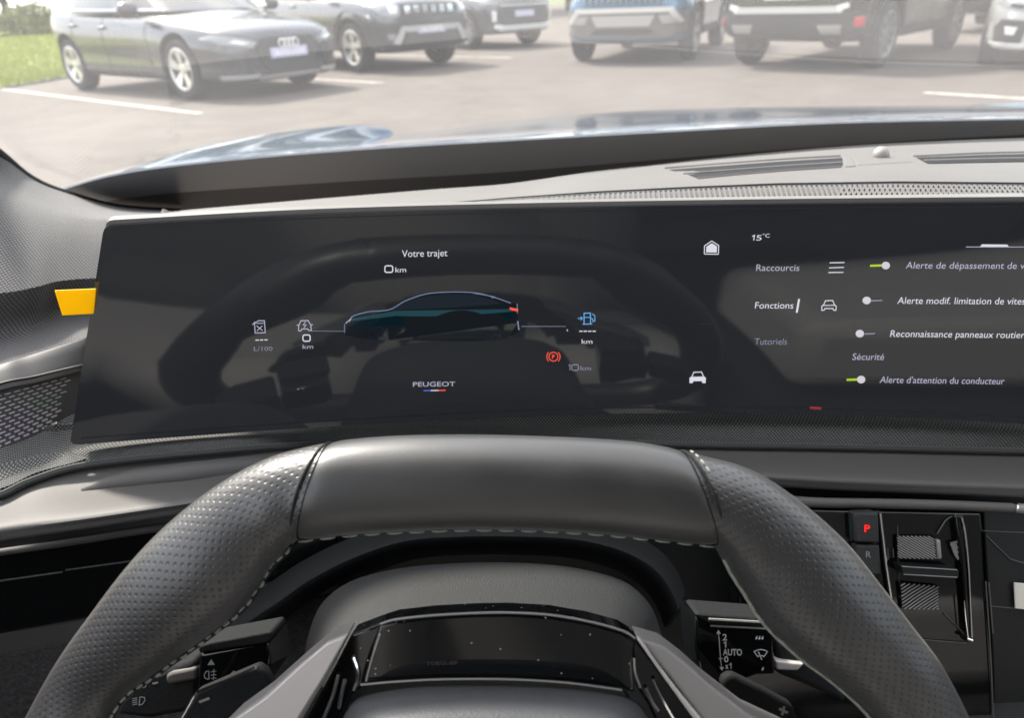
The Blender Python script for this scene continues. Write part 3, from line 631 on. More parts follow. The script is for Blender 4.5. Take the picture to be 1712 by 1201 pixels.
icon('picture_headlamp', [([(578, 541), (588, 531), (584, 538)], 1.8, False)], 'txt'); icon('picture_tail_lamp', [([(852, 516), (866, 519)], 4, False)], 'red')
for cx, cy in ((632, 561), (821, 558)):
    icon('picture_wheel', [(arc(cx, cy, 16, 0, 2 * pi, 24, 14)[:-1], 1.0, True)] + [([(cx, cy), (cx + 15 * cos(a), cy + 13 * sin(a))], .8, False) for a in (.3, 1.56, 2.8, 4.1, 5.3)], 'navy')
icon('horizon_line', [([(520, 553.5), (575, 554)], .9, False)], 'grey'); icon('horizon_line', [([(872, 546), (946, 546)], 1.0, False)], 'grey'); icon('horizon_line', [([(998, 543.5), (1190, 542)], .5, False)], 'navy'); icon('marker_dot', [([(948, 551), (949, 554)], 2, False)], 'txt')
# menu side
icon('home_icon', [([(1177.5, 424.5), (1178, 411), (1190, 403), (1201.5, 410.5), (1201, 425)], 1.5, False), ([(1177.5, 424.7), (1201, 425.2)], 1.5, False)], 'txt_white', [[(1180.5, 422), (1181, 412.5), (1190, 406.5), (1198.7, 412), (1198.3, 422.4)]])
icon('temperature_digit', [([(1257.5, 395.5), (1261.5, 393.4), (1260, 402)], 1.6, False)], 'txt_white'); txt('temperature_text', '5', 1264, 402, 9.0, 'txt_white', width=9, shear=.12); txt('temperature_text', '°C', 1274.5, 397, 6.2, 'txt_white', width=12, shear=.12)
txt('menu_text', 'Raccourcis', 1264, 453, 10.8, 'txt', width=72, shear=.10)
txt('menu_text', 'Fonctions', 1262, 516, 10.8, 'txt_white', width=64, shear=.10)
txt('menu_text', 'Tutoriels', 1261, 576.5, 10.8, 'txt_dim', width=54.5, shear=.10)
icon('selection_bar', [([(1336, 500), (1332, 523)], 3.2, False)], 'txt_white')
icon('list_icon', [([(1387, 439.5), (1412, 439)], 1.6, False), ([(1386, 448), (1411, 447)], 1.6, False), ([(1385, 455.8), (1410, 455.4)], 1.6, False)], 'txt_white')
def car_icon(cx, cy, s, filled):
    P = [(-12, 8), (-12, 1), (-9, -1), (-6, -8), (6, -8.5), (9, -1.5), (12, 1), (11.5, 8), (8, 8), (6.5, 5), (-7, 5), (-8.5, 8)]
    P = [(cx + x * s, cy + y * s) for x, y in P]; st = [(P, 1.5, True), ([(cx - 10 * s, cy), (cx + 10 * s, cy - .5)], 1.3, False)]
    icon('car_icon', st, 'txt_white', [[(cx + x * s, cy + y * s) for x, y in ((-12, 8), (-12, 1), (-10, -1), (10, -1.5), (12, 1), (11.5, 8), (8, 8), (6.5, 5), (-7, 5), (-8.5, 8))]] if filled else [])
car_icon(1386, 511, 1.0, False); car_icon(1166.5, 631.5, 1.08, True)
def toggle(kx, ky, x0, x1, on):
    icon('toggle_track', [([(x0, ky + .5), (x1, ky - .2)], 3.6 if on else 2.6, False)], 'green' if on else 'grey')
    icon('toggle_knob', [], 'knob', [arc(kx, ky, 7.0, 0, 2 * pi, 20, 6.4)[:-1]])
toggle(1481, 444, 1454.5, 1474, True); toggle(1449, 502.5, 1456, 1475, False); toggle(1437.5, 558, 1445, 1463, False); toggle(1439.7, 635, 1415.5, 1433, True)
txt('setting_text', 'Alerte de dépassement de vitesse', 1514, 449, 11.2, 'txt', width=238, shear=.16, slope=.004)
txt('setting_text', 'Alerte modif. limitation de vitesse', 1500, 508, 11.2, 'txt_white', width=228, shear=.16, slope=.006)
txt('setting_text', 'Reconnaissance panneaux routiers', 1488, 563.5, 11.2, 'txt_white', width=230, shear=.18, slope=.010)
txt('heading_text', 'Sécurité', 1424.5, 602, 11.0, 'txt', width=53, shear=.16, slope=.006)
txt('setting_text', "Alerte d'attention du conducteur", 1470.5, 640.5, 11.0, 'txt', width=208, shear=.18, slope=.012)
icon('tab_line', [([(1615, 413), (1712, 413)], 1.2, False)], 'txt'); icon('tab_bar', [], 'txt_white', [[(1642, 408.5), (1684, 409), (1687, 413), (1638, 413)]])
icon('painted_red_reflex', [([(1354, 682.6), (1373, 683.6)], 4, False)], 'red_dash')  # red reflection in the glass, drawn as a glowing stroke

# yellow film tab on the left rim of the display
yt_ = Ysc(160) - .0045; P = [atY(160, 483, yt_), atY(156, 525, yt_), atY(104, 528, yt_), atY(91, 486, yt_)]
mb = MB(); mb.prism(P, Vector((0, .0008, 0))); o = mb.build('yellow_tab', M['yellow'], None, False, .0002); tag(o, 'translucent yellow film tab stuck to the left rim of the display', 'tab')

# ================================================================== STEERING WHEEL
WD = .29
W0 = D(825, 1220, WD)
whl = tag(empty('steering_wheel', W0), 'dark leather steering wheel with perforated grips, pale stitching and silver spokes', 'steering wheel')
WI = Matrix.Translation(-W0)
def wh(o, p=None): 
    o.parent = p or whl
    if p is None: o.matrix_parent_inverse = WI
    return o
pairs = dict(
 left=[((-15, 1320), (120, 1350)), ((2, 1285), (150, 1285)), ((38, 1205), (180, 1220)), ((90, 1110), (205, 1172)), ((150, 1025), (272, 1121)), ((220, 935), (357, 1060)), ((290, 865), (412, 1013)), ((370, 805), (457, 946)), ((445, 767), (474, 930)), ((505, 750), (488, 911)), ((546, 742), (500, 905))],
 top=[((505, 750), (488, 911)), ((546, 742), (500, 905)), ((615, 735), (588, 895)), ((690, 731), (690, 889)), ((790, 730), (790, 886)), ((880, 732), (878, 887)), ((960, 735), (950, 890)), ((1040, 740), (1030, 896)), ((1092, 746), (1122, 906)), ((1146, 757), (1198, 914)), ((1180, 764), (1210, 935))],
 right=[((1146, 757), (1198, 914)), ((1190, 767), (1210, 935)), ((1240, 780), (1220, 955)), ((1290, 803), (1230, 972)), ((1355, 850), (1241, 988)), ((1420, 910), (1276, 1042)), ((1480, 985), (1333, 1097)), ((1530, 1050), (1394, 1143)), ((1575, 1110), (1445, 1190)), ((1622, 1200), (1490, 1250)), ((1660, 1300), (1525, 1330))],
 bottom=[((1660, 1300), (1525, 1330)), ((1680, 1450), (1540, 1440)), ((1650, 1580), (1515, 1530)), ((1540, 1690), (1450, 1590)), ((1300, 1740), (1290, 1610)), ((825, 1750), (825, 1620)), ((350, 1740), (360, 1610)), ((110, 1690), (200, 1590)), ((0, 1580), (135, 1530)), ((-30, 1450), (110, 1440)), ((-15, 1320), (120, 1350))])
def rim_section(name, prs, mat, n=6, m=44, swell=1.0, ends=0, push=0.0):
    po = spline([D(x, y, WD) for (x, y), _ in prs], n); pi_ = spline([D(x, y, WD) for _, (x, y) in prs], n)
    G = []
    for i, (a, b_) in enumerate(zip(po, pi_)):
        c = (a + b_) / 2 + FW * .004; e = (a - c); w = (a - b_).length / 2; e = (a - b_).normalized()
        k = 1.0
        if ends:
            q = min(i, len(po) - 1 - i) / ends
            if q < 1: k = 1 - .05 * (1 - q) ** 3
        row = []
        for j in range(m + 1):
            t_ = 2 * pi * j / m + pi / 2 + .0001; cs, sn = cos(t_), sin(t_)
            cs = (abs(cs) ** .92) * (1 if cs > 0 else -1); sn = (abs(sn) ** .92) * (1 if sn > 0 else -1)
            row.append(c + e * (w * cs * swell * k) + FW * (sn * w * .86 * swell * k) )
        G.append(row)
    me = grid_mesh(name, G)
    o = link(name, me, mat, None, 'full'); bm = bmesh.new(); bm.from_mesh(me); bmesh.ops.recalc_face_normals(bm, faces=bm.faces); bm.to_mesh(me); bm.free()
    return o, po, pi_, G
for nm, prs, mat, sw in (('grip', pairs['left'], M['perf'], .995), ('grip', pairs['right'], M['perf'], .995), ('rim_bottom', pairs['bottom'], M['leather'], 1.0)):
    o, *_ = rim_section(nm, prs, mat, 7, 44, sw); wh(o)
topo, po, pi_, GT = rim_section('rim_top', pairs['top'][1:-1], M['leather'], 8, 44, 1.012, 4); wh(topo)
# seams where the smooth leather meets the perforated grips
def seam(xy_pairs, name, r, mat, bow):
    (a, b_) = xy_pairs; pa, pb_ = D(*a, WD), D(*b_, WD); c = (pa + pb_) / 2 + FW * .004; w = (pa - pb_).length / 2; e = (pa - pb_).normalized(); sd = e.cross(FW).normalized()
    P = [c + e * (w * 1.0 * cos(t_)) - FW * (w * .87 * sin(t_)) + sd * bow * sin(t_) for t_ in [pi * k / 20 for k in range(-4, 25)]]
    mb = MB(); mb.tube(P, r, 8); return wh(mb.build(name, mat, None))
seam(((546, 743), (500, 905)), 'seam', .0006, M['soft_black'], .003)
seam(((1146, 757), (1198, 914)), 'seam', .0006, M['soft_black'], -.003)
def stitches(name, path, length, gap, r, off=Vector(), jitter=0.0):
    mb = MB(); d = 0; P = path; acc = [0]
    for a, b_ in zip(P, P[1:]): acc.append(acc[-1] + (b_ - a).length)
    def at(s):
        for i in range(len(acc) - 1):
            if acc[i] <= s <= acc[i + 1]: return P[i].lerp(P[i + 1], (s - acc[i]) / max(1e-9, acc[i + 1] - acc[i]))
        return P[-1]
    s = 0
    while s + length < acc[-1]:
        a, b_ = at(s), at(s + length); jt = Vector((random.uniform(-1, 1), random.uniform(-1, 1), random.uniform(-1, 1))) * jitter
        q = [a + off, a.lerp(b_, .3) + off * 1.6 + jt, a.lerp(b_, .7) + off * 1.6 + jt, b_ + off]
        mb.tube(q, [r * .6, r, r, r * .6], 6); s += length + gap
    return wh(mb.build(name, M['stitch'], None))
def inner(prs, n=8, inset=.0):
    return [D(x, y, WD + .0015) for x, y in [tuple(v) for v in spline([Vector(b_) for _, b_ in prs], n)]]
stitches('stitching', inner(pairs['top'][1:-1]),   .0062, .0030, .00045, -FW * .0012)
ril = inner(pairs['right'][1:]); stitches('stitching', ril, .0050, .0016, .00060, -FW * .0016, .0002)
lil = inner(pairs['left'][:-1]); stitches('stitching', lil, .0032, .0012, .0007, -FW * .0012, .0006)
mb = MB(); mb.tube([p - FW * .0006 for p in lil], .0011, 8); wh(mb.build('seam', M['soft_black'], None)); mb = MB(); mb.tube([p - FW * .0006 for p in ril], .0009, 8); wh(mb.build('seam', M['stitch'], None))
# cross stitching along the right seam
pa, pb_ = D(1149, 757, WD), D(1201, 914, WD); c = (pa + pb_) / 2 + FW * .004; w = (pa - pb_).length / 2; e = (pa - pb_).normalized(); sd = e.cross(FW).normalized()
P = [c + e * (w * 1.01 * cos(t_)) - FW * (w * .885 * sin(t_)) - sd * (.0035 * sin(t_) + .0012) for t_ in [pi * k / 20 for k in range(1, 8)]]
stitches('stitching', P, .0024, .0016, .0005)
# spokes: satin blades with a pale chamfer, gloss flanks
def spoke(outer, chamf, flank, name='spoke'):
    P = poly(outer, .285); mb = MB(); mb.prism(P, FW * .016); o = wh(mb.build(name, M['satin_dark'], None, True, .0014, 3))
    mb = MB(); mb.prism([D(x, y, .2825) for x, y in chamf], FW * .004); q = mb.build('chamfer', M['satin'], None, True, .0006); q.parent = o
    return o
o = spoke([(582, 1063), (545, 1075), (500, 1112), (440, 1166), (385, 1206), (300, 1290), (430, 1330), (505, 1204), (545, 1135)], [(580, 1064), (546, 1077), (502, 1114), (444, 1168), (390, 1206), (320, 1280), (410, 1310), (497, 1204), (540, 1135)], None)
o = spoke([(1064, 1069), (1112, 1083), (1150, 1112), (1185, 1144), (1255, 1198), (1345, 1240), (1440, 1320), (1230, 1330), (1172, 1204), (1120, 1135)], [(1065, 1070), (1072, 1071), (1100, 1112), (1140, 1164), (1175, 1206), (1250, 1320), (1222, 1320), (1160, 1204), (1110, 1135)], None)
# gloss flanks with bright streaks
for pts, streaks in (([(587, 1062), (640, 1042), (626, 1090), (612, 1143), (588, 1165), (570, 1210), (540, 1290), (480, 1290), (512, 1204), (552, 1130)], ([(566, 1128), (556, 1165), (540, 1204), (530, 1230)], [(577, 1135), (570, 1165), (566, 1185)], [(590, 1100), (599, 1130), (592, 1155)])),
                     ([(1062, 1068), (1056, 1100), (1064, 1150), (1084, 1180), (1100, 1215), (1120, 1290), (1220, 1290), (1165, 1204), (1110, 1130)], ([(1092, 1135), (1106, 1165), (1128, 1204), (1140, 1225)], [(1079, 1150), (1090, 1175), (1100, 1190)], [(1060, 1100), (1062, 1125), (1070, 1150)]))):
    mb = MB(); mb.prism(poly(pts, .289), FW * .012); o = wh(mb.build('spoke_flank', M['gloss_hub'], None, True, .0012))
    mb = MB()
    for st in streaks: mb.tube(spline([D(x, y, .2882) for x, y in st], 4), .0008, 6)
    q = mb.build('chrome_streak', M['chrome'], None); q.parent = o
# gloss bar across the hub top, its bright edge, and the airbag pad below
bar = [(600, 1146), (616, 1092), (634, 1046), (660, 1038), (720, 1031), (790, 1027), (850, 1026), (920, 1030), (985, 1041), (1040, 1056), (1064, 1071), (1058, 1110), (1062, 1162), (1040, 1153), (950, 1142), (850, 1136), (740, 1136), (660, 1140)]
bc = D(830, 1150, .287)
mb = MB(); mb.prism(poly(bar, .287), FW * .014); wh(mb.build('hub_bar', M['gloss_hub'], None, True, .0015, 3))
mb = MB(); mb.tube(spline([D(x, y, .2868) for x, y in ((636, 1044), (662, 1036.5), (720, 1030), (790, 1026), (850, 1025), (920, 1029), (985, 1040), (1040, 1055), (1062, 1068))], 5), .00045, 6); mb.tube(spline([D(x, y, .2845) for x, y in ((603, 1146), (660, 1141), (740, 1137), (850, 1137), (950, 1143), (1040, 1155))], 5), .0004, 6); mb.tube([D(x, y, .2862) for x, y in ((612, 1140), (624, 1095), (636, 1060))], .0004, 6); wh(mb.build('bar_edge', M['satin_dark'], None))
def hub_s(x, y): return D(x, y, .2866)
wh(lettering('reflected_lettering', 'TOEGUEP', 713, 1113, 5.5, hub_s, pbr('painted_reflection', (.07, .055, .055), .4), None, width=52, slope=-.02))  # mirrored reflection of the maker name, painted on the gloss bar
padp = [(548, 1260), (575, 1196), (604, 1166), (680, 1151), (760, 1147), (850, 1147), (940, 1151), (1010, 1158), (1056, 1170), (1082, 1196), (1110, 1260)]
rows_ = [[D(x, y, .292) for x, y in padp], [D(x + (830 - x) * .015, y + 5, .282) for x, y in padp], [D(x + (830 - x) * .05, y + 22, .272) for x, y in padp], [D(x + (830 - x) * .12, y + 90, .258) for x, y in padp], [D(x + (830 - x) * .2, y + 330, .255) for x, y in padp]]
wh(loft('airbag_pad', rows_, M['pad'], None, 5, 5, .006))
# paddles behind the spokes
def paddle(pts, edge, glyphs):
    mb = MB(); mb.prism(poly(pts, .312), FW * .006); o = wh(mb.build('shift_paddle', M['soft_black'], None, True, .0018, 3))
    if edge:
        mb = MB(); mb.tube([D(x, y, .3112) for x, y in edge[0]], .00075, 8); mb.tube([D(x, y, .3114) for x, y in edge[1]], .0005, 8); q = mb.build('bright_edge', M['chrome'], None); q.parent = o
    mb = MB()
    for g, w in glyphs: ribbon(mb, g, w, lambda x, y: D(x, y, .3112))
    q = mb.build('paddle_mark', M['grey_print'], None, False); q.parent = o
paddle([(327, 1157), (430, 1113), (444, 1124), (455, 1145), (430, 1175), (370, 1212), (300, 1260), (270, 1250), (303, 1200)], ([(330, 1158), (380, 1138), (428, 1117)], [(325, 1163), (312, 1187), (300, 1208)]), [([(333, 1175), (350, 1168.5)], 4.2)])
paddle([(1205, 1147), (1210, 1136), (1219, 1129), (1230, 1130), (1280, 1155), (1326, 1180), (1334, 1204), (1345, 1260), (1290, 1260), (1250, 1200)], None, [([(1302.5, 1186), (1317, 1193)], 4.4), ([(1311, 1182), (1307.5, 1197)], 4.4)])

# ================================================================== STALKS
def stalk(label, pos):
    o = tag(empty('control_stalk', pos), label, 'control stalk', 'stalks behind the steering wheel')
    I = Matrix.Translation(-pos)
    def add(q): q.parent = o; q.matrix_parent_inverse = I; return q
    return add
add = stalk('gloss black light stalk with fog lamp symbols behind the left spoke', D(440, 1120, .345))
add(slab('body', [(333, 1094), (431, 1078), (447, 1075), (452, 1100), (450, 1140), (430, 1170), (334, 1190), (329, 1150)], .338, .03, M['gloss'], None, .0015))
add(slab('cover', [(330, 1082), (350, 1075), (452, 1056), (456, 1062), (448, 1076), (333, 1094)], .337, .02, M['soft_black'], None, .0012))
add(slab('lever', [(186, 1197), (200, 1170), (240, 1132), (329, 1100), (330, 1190), (250, 1205)], .342, .025, M['soft_black'], None, .003))
add(slab('dial', [(276, 1130), (288, 1124), (328, 1117), (328, 1138), (283, 1146), (277, 1144)], .3405, .01, M['ledge'], None, .0015))
mb = MB(); sf = lambda x, y: D(x, y, .3374)
fill(mb, [(347, 1113), (353, 1103), (359, 1112.5)], sf)
ribbon(mb, [(349, 1122.5), (345, 1123.5), (341.5, 1128), (342, 1134), (346, 1136.5), (349.5, 1136), (349, 1122.5)], 1.5, sf)
for yy in (1124, 1129.5, 1135): ribbon(mb, [(352.5, yy + .6), (357, yy - .6), (361.5, yy - .2)], 1.3, sf)
ribbon(mb, [(357.5, 1119.5), (357, 1138)], 1.2, sf)
fill(mb, [(385, 1127.5), (391.5, 1121.5), (391.8, 1124), (397, 1123), (397, 1127.5), (392, 1128.2), (391.8, 1131)], sf); fill(mb, [(402, 1122), (407, 1121), (406.8, 1118), (412, 1120), (408, 1125), (407.5, 1123.5), (402, 1124.5)], sf)
add(mb.build('printed_symbols', M['grey_print'], None, False))
mb = MB(); sf = lambda x, y: D(x, y, .3414)
ribbon(mb, [(234, 1166), (232.5, 1180), (238, 1178.5), (242.5, 1172), (241.5, 1167), (234, 1166)], 1.5, sf)
for k in range(4): ribbon(mb, [(221 + k * .2, 1169.5 + k * 3.4), (229.5, 1167.5 + k * 3.4)], 1.4, sf)
ribbon(mb, arc(240, 1146.5, 4.2, -.6, pi + .6, 12), 1.4, sf); ribbon(mb, [(255, 1144), (264, 1142)], 3, sf)
add(mb.build('printed_symbols', M['grey_print'], None, False))
add = stalk('gloss black wiper stalk printed 2 1 AUTO 0 behind the right spoke', D(1165, 1100, .345))
add(slab('body', [(1163, 1031), (1188, 1044), (1287, 1050), (1294, 1058), (1297, 1129), (1266, 1130), (1210, 1150), (1172, 1150), (1162, 1080)], .336, .03, M['gloss'], None, .0015))
add(slab('cover', [(1161, 1030), (1167, 1026), (1272, 1034), (1288, 1050), (1188, 1045)], .335, .02, M['satin_dark' if 0 else 'soft_black'], None, .0012))
mb = MB(); mb.tube([D(1185, 1036, .3345), D(1274, 1041, .3345)], .0006, 6); mb.tube([D(1188, 1047, .3352), D(1286, 1052, .3352)], .0005, 6); add(mb.build('edge_highlight', M['satin_dark'], None))
add(slab('lever', [(1296, 1060), (1380, 1090), (1420, 1180), (1340, 1145), (1297, 1128)], .342, .02, M['soft_black'], None, .003))
add(slab('dial', [(1296, 1106), (1346, 1111), (1334, 1123), (1299, 1121.5)], .3385, .008, M['satin'], None, .001))
mb = MB(); sf = lambda x, y: D(x, y, .3353)
ribbon(mb, [(1201.5, 1059), (1205, 1108)], 1.3, sf); fill(mb, [(1197.5, 1061), (1201, 1053.5), (1205, 1060.5)], sf); ribbon(mb, [(1201.5, 1102.3), (1208.5, 1102)], 1.3, sf)
for k in range(3): ribbon(mb, [(1205.7 + k * .2, 1109 + k * 3), (1205.8 + k * .2, 1110.5 + k * 3)], 1.5, sf)
fill(mb, [(1203, 1116.5), (1210.5, 1116), (1207.3, 1122.5)], sf)
ribbon(mb, [(1210, 1076.6), (1213.3, 1074.4), (1213.3, 1083.6)], 1.9, sf); ribbon(mb, [(1219.5, 1112.2), (1222.3, 1110.2), (1222.3, 1119)], 1.7, sf)
wp = arc(1272, 1106, 19, -pi / 2 - .62, -pi / 2 + .62, 10) + arc(1272, 1106, 9, -pi / 2 + .62, -pi / 2 - .62, 8)
ribbon(mb, wp, 1.6, sf, closed=True); ribbon(mb, [(1268, 1090.5), (1273.5, 1104)], 1.8, sf)
for x, y in ((1264.5, 1067.5), (1269.5, 1067.5), (1274.5, 1067.5), (1275, 1119.5)): fill(mb, [(x + 1.5, y - 4), (x + 1.8, y + 1), (x + .3, y + 2.8), (x - 1.6, y + 2), (x - 1.4, y)], sf)
add(mb.build('printed_symbols', M['white_print'], None, False))
for body_, x, y, cp, w in (('2', 1208, 1071.5, 10.5, 7.5), ('AUTO', 1208.5, 1096.5, 10.5, 32), ('0', 1210.5, 1108, 9.8, 7.5), ('x', 1212.5, 1119, 9.5, 5.5)):
    add(lettering('printed_text', body_, x, y, cp, sf, M['white_print'], None, width=w, slope=.01, bold=.02))

# ================================================================== GEAR PANEL
gp = tag(empty('gear_console', D(1560, 1000, .44)), 'gloss black gear panel with red P button and ribbed selector lever', 'gear selector')
GI = Matrix.Translation(-gp.location)
def gadd(q): q.parent = gp; q.matrix_parent_inverse = GI; return q
gadd(slab('panel', [(1230, 850), (1330, 853), (1640, 859), (1646, 975), (1658, 1110), (1664, 1420), (1250, 1420)], .449, .02, M['gloss'], None, .001))
gadd(slab('button', [(1427, 858), (1469, 857), (1471, 909), (1430, 908)], .442, .01, M['cowl'], None, .0016, True, 3))
gadd(slab('button', [(1431, 911.5), (1471, 912.5), (1474, 964), (1436, 961)], .443, .01, M['cowl'], None, .0016, True, 3))
sf = lambda x, y: D(x, y, .4417)
gadd(lettering('button_letter', 'P', 1445.2, 890, 11.5, sf, M['red_led'], None, width=9.5, bold=.025)); sf = lambda x, y: D(x, y, .4427)
gadd(lettering('button_letter', 'R', 1448, 933, 10.5, sf, M['grey_print'], None, width=8))
mb = MB(); mb.tube(spline([D(x, y, .4465) for x, y in ((1471.5, 858), (1474, 880), (1477, 905), (1481, 940), (1486, 975), (1490, 1000))], 4), .0010, 8); mb.tube([D(1424, 856, .4475), D(1470, 855, .4475)], .0004, 6); gadd(mb.build('chrome_strip', M['chrome'], None))
mb = MB(); mb.tube([D(1484, 918, .448), D(1485, 936, .448)], .0005, 6); mb.tube([D(1493, 918, .448), D(1494, 932, .448)], .00042, 6); mb.tube([D(1500.5, 880, .4485), D(1502, 940, .4485), D(1504, 1000, .4485)], .00032, 6); gadd(mb.build('panel_line', M['line'], None))
def ribs(quad, rising, n, d):
    """plate crossed by slanting raised ribs, clipped to the quad"""
    (a, b_, c, e) = [Vector(p) for p in quad]
    uvp = lambda u, v: (a.lerp(b_, u)).lerp(e.lerp(c, u), v)
    mb = MB(); mb.prism(poly(quad, d), FW * .006, 0)
    for k in range(-n, n + 1):
        pts = []
        for s_ in range(41):
            v = s_ / 40; u = (k + .5) / n + (1 - v if rising else v) * .95
            if 0.01 <= u <= .99: pts.append(uvp(u, v))
        if len(pts) > 2: mb.tube([D(p.x, p.y, d - .0006) for p in (pts[0], pts[len(pts) // 2], pts[-1])], .00042, 6, mi=1)
    return gadd(mb.build('ribbed_plate', [M['gloss'], M['satin_dark']], None))
ribs([(1499, 897), (1562, 897.5), (1567, 935), (1500, 934)], False, 9, .4465); ribs([(1504, 975), (1570, 981), (1570, 1020), (1508, 1019)], True, 8, .4465)
ribs([(1588, 908), (1600, 905), (1603, 938), (1596, 928)], False, 4, .4470)
gadd(slab('selector_lever', [(1506, 946), (1600, 952), (1603.5, 956), (1603, 966), (1600, 968), (1510, 962)], .440, .012, M['black_satin'], None, .0018, True, 3))
mb = MB(); mb.tube([D(1508, 948, .4393), D(1600, 953.5, .4393)], .00032, 6); mb.tube([D(1511, 961, .4395), D(1600, 966, .4395)], .00032, 6); gadd(mb.build('lever_edge', M['satin_dark'], None))
gadd(slab('lever_guard', [(1597, 862), (1609, 864), (1616, 910), (1622, 960), (1626, 1070), (1618, 1077), (1613, 1000), (1607, 930)], .4445, .01, M['gloss'], None, .0012))
mb = MB(); mb.tube(spline([D(x, y, .4438) for x, y in ((1608, 866), (1614, 893), (1619, 945), (1622, 1000), (1625, 1066))], 4), .0007, 8); mb.tube(spline([D(x, y, .4438) for x, y in ((1612, 1005), (1615, 1040), (1619, 1070))], 4), .00042, 6); mb.tube([D(1597, 863.5, .4438), D(1609, 865, .4438)], .0008, 6); mb.tube([D(1616, 1069, .4435), D(1625, 1072, .4435)], .0011, 8); gadd(mb.build('chrome_strip', M['chrome'], None))
mb = MB(); mb.tube(spline([D(x, y, .448) for x, y in ((1567, 893), (1575, 880), (1583, 869), (1596, 862))], 4), .0004, 6); gadd(mb.build('panel_line', M['line'], None)); mb = MB(); mb.tube([D(1579, 1027, .448), D(1598, 1046, .448), D(1618, 1068, .448)], .00042, 6); mb.tube([D(1500, 1066, .448), D(1560, 1072, .448), D(1616, 1076, .448)], .00032, 6); gadd(mb.build('panel_line', M['line'], None))
gadd(slab('lever_foot', [(1567, 905), (1573, 903), (1576, 935), (1569, 937)], .445, .006, M['satin_dark'], None, .001))
# storage side right of the selector: part of the car's dash
def dpart(o): own(o); return o
q = slab('side_panel', [(1645, 853), (1850, 862), (1850, 1420), (1668, 1420), (1660, 1100), (1652, 980)], .456, .02, M['black_satin'], None, .001); q.parent = dash
mb = MB(); 
for pts in ([(1638, 862), (1641, 888), (1712, 891), (1800, 893)], [(1649, 896), (1668, 915), (1690, 936), (1712, 942), (1800, 944)], [(1655, 1014), (1697, 1018)]): mb.tube([D(x, y, .4553) for x, y in pts], .00032, 6)
for pts in ([(1648, 973), (1652, 1030), (1657, 1110), (1663, 1250)], [(1653, 975), (1657, 1020), (1660, 1060)]): mb.tube([D(x, y, .4475) for x, y in pts], .00042, 6)
q = mb.build('panel_seam', M['line'], None); q.parent = dash
mb = MB(); mb.prism([D(x, y, .4535) for x, y in ((1696, 975), (1760, 981), (1762, 1026), (1698, 1018))], FW * .001); o = mb.build('white_card', M['card'], None, False, .0002); tag(o, 'blank white card slipped into the dark storage slot right of the gear panel', 'card')

# ================================================================== OUTSIDE
def asphalt():
    mt, t, b = nt('asphalt'); b.inputs['Roughness'].default_value = .85; b.inputs['Specular IOR Level'].default_value = .3
    tc = node(t, 'ShaderNodeTexCoord')
    n1 = node(t, 'ShaderNodeTexNoise', i_Scale=.35, i_Detail=6.0, i_Roughness=.6); n2 = node(t, 'ShaderNodeTexNoise', i_Scale=55.0, i_Detail=3.0); n3 = node(t, 'ShaderNodeTexNoise', i_Scale=2.2, i_Detail=5.0, i_Distortion=.6)
    for n in (n1, n2, n3): L(t, tc.outputs['Object'], n.inputs['Vector'])
    a = node(t, 'ShaderNodeMath', operation='ADD'); L(t, n1.outputs[0], a.inputs[0]); L(t, n2.outputs[0], a.inputs[1])
    a2 = node(t, 'ShaderNodeMath', operation='ADD'); L(t, a.outputs[0], a2.inputs[0]); L(t, n3.outputs[0], a2.inputs[1])
    r = node(t, 'ShaderNodeMapRange', i_1=1.0, i_2=2.0); L(t, a2.outputs[0], r.inputs[0])
    mx = node(t, 'ShaderNodeMix', data_type='RGBA'); L(t, r.outputs[0], mx.inputs['Factor']); mx.inputs['A'].default_value = (.085, .073, .064, 1); mx.inputs['B'].default_value = (.150, .130, .113, 1)
    n4 = node(t, 'ShaderNodeTexNoise', i_Scale=.9, i_Detail=7.0, i_Roughness=.7, i_Distortion=1.2); L(t, tc.outputs['Object'], n4.inputs['Vector'])
    r4 = node(t, 'ShaderNodeMapRange', interpolation_type='SMOOTHSTEP', i_1=.56, i_2=.70, i_3=1.0, i_4=.74); L(t, n4.outputs[0], r4.inputs[0])
    vc = node(t, 'ShaderNodeTexVoronoi', feature='DISTANCE_TO_EDGE', i_Scale=.28); ns = node(t, 'ShaderNodeVectorMath', operation='MULTIPLY_ADD'); ns.inputs[1].default_value = (.8, .8, .8); L(t, n3.outputs['Color'], ns.inputs[0]); L(t, tc.outputs['Object'], ns.inputs[2]); L(t, ns.outputs[0], vc.inputs['Vector'])
    r5 = node(t, 'ShaderNodeMapRange', i_1=.0, i_2=.006, i_3=.62, i_4=1.0); L(t, vc.outputs['Distance'], r5.inputs[0])
    m5 = node(t, 'ShaderNodeMath', operation='MULTIPLY'); L(t, r4.outputs[0], m5.inputs[0]); L(t, r5.outputs[0], m5.inputs[1])
    vm = node(t, 'ShaderNodeVectorMath', operation='SCALE'); L(t, mx.outputs['Result'], vm.inputs[0]); L(t, m5.outputs[0], vm.inputs['Scale'])
    L(t, vm.outputs[0], b.inputs['Base Color'])
    bp = node(t, 'ShaderNodeBump', i_Strength=.4, i_Distance=.01); L(t, n2.outputs[0], bp.inputs['Height']); L(t, bp.outputs[0], b.inputs['Normal'])
    return mt
def sheet(name, pts, z, mat, kind='structure', n=1):
    bm = bmesh.new(); f = bm.faces.new([bm.verts.new((x, y, z)) for x, y in pts]); bm.normal_update()
    if f.normal.z < 0: f.normal_flip()
    me = bpy.data.meshes.new(name); bm.to_mesh(me); bm.free(); o = link(name, me, mat, None, False); return tag(o, None, None, None, kind)
sheet('ground', [(-400, -400), (400, -400), (400, 400), (-400, 400)], -.004, pbr('far_ground', (.10, .12, .05), .95, var=.3, vscale=.05))
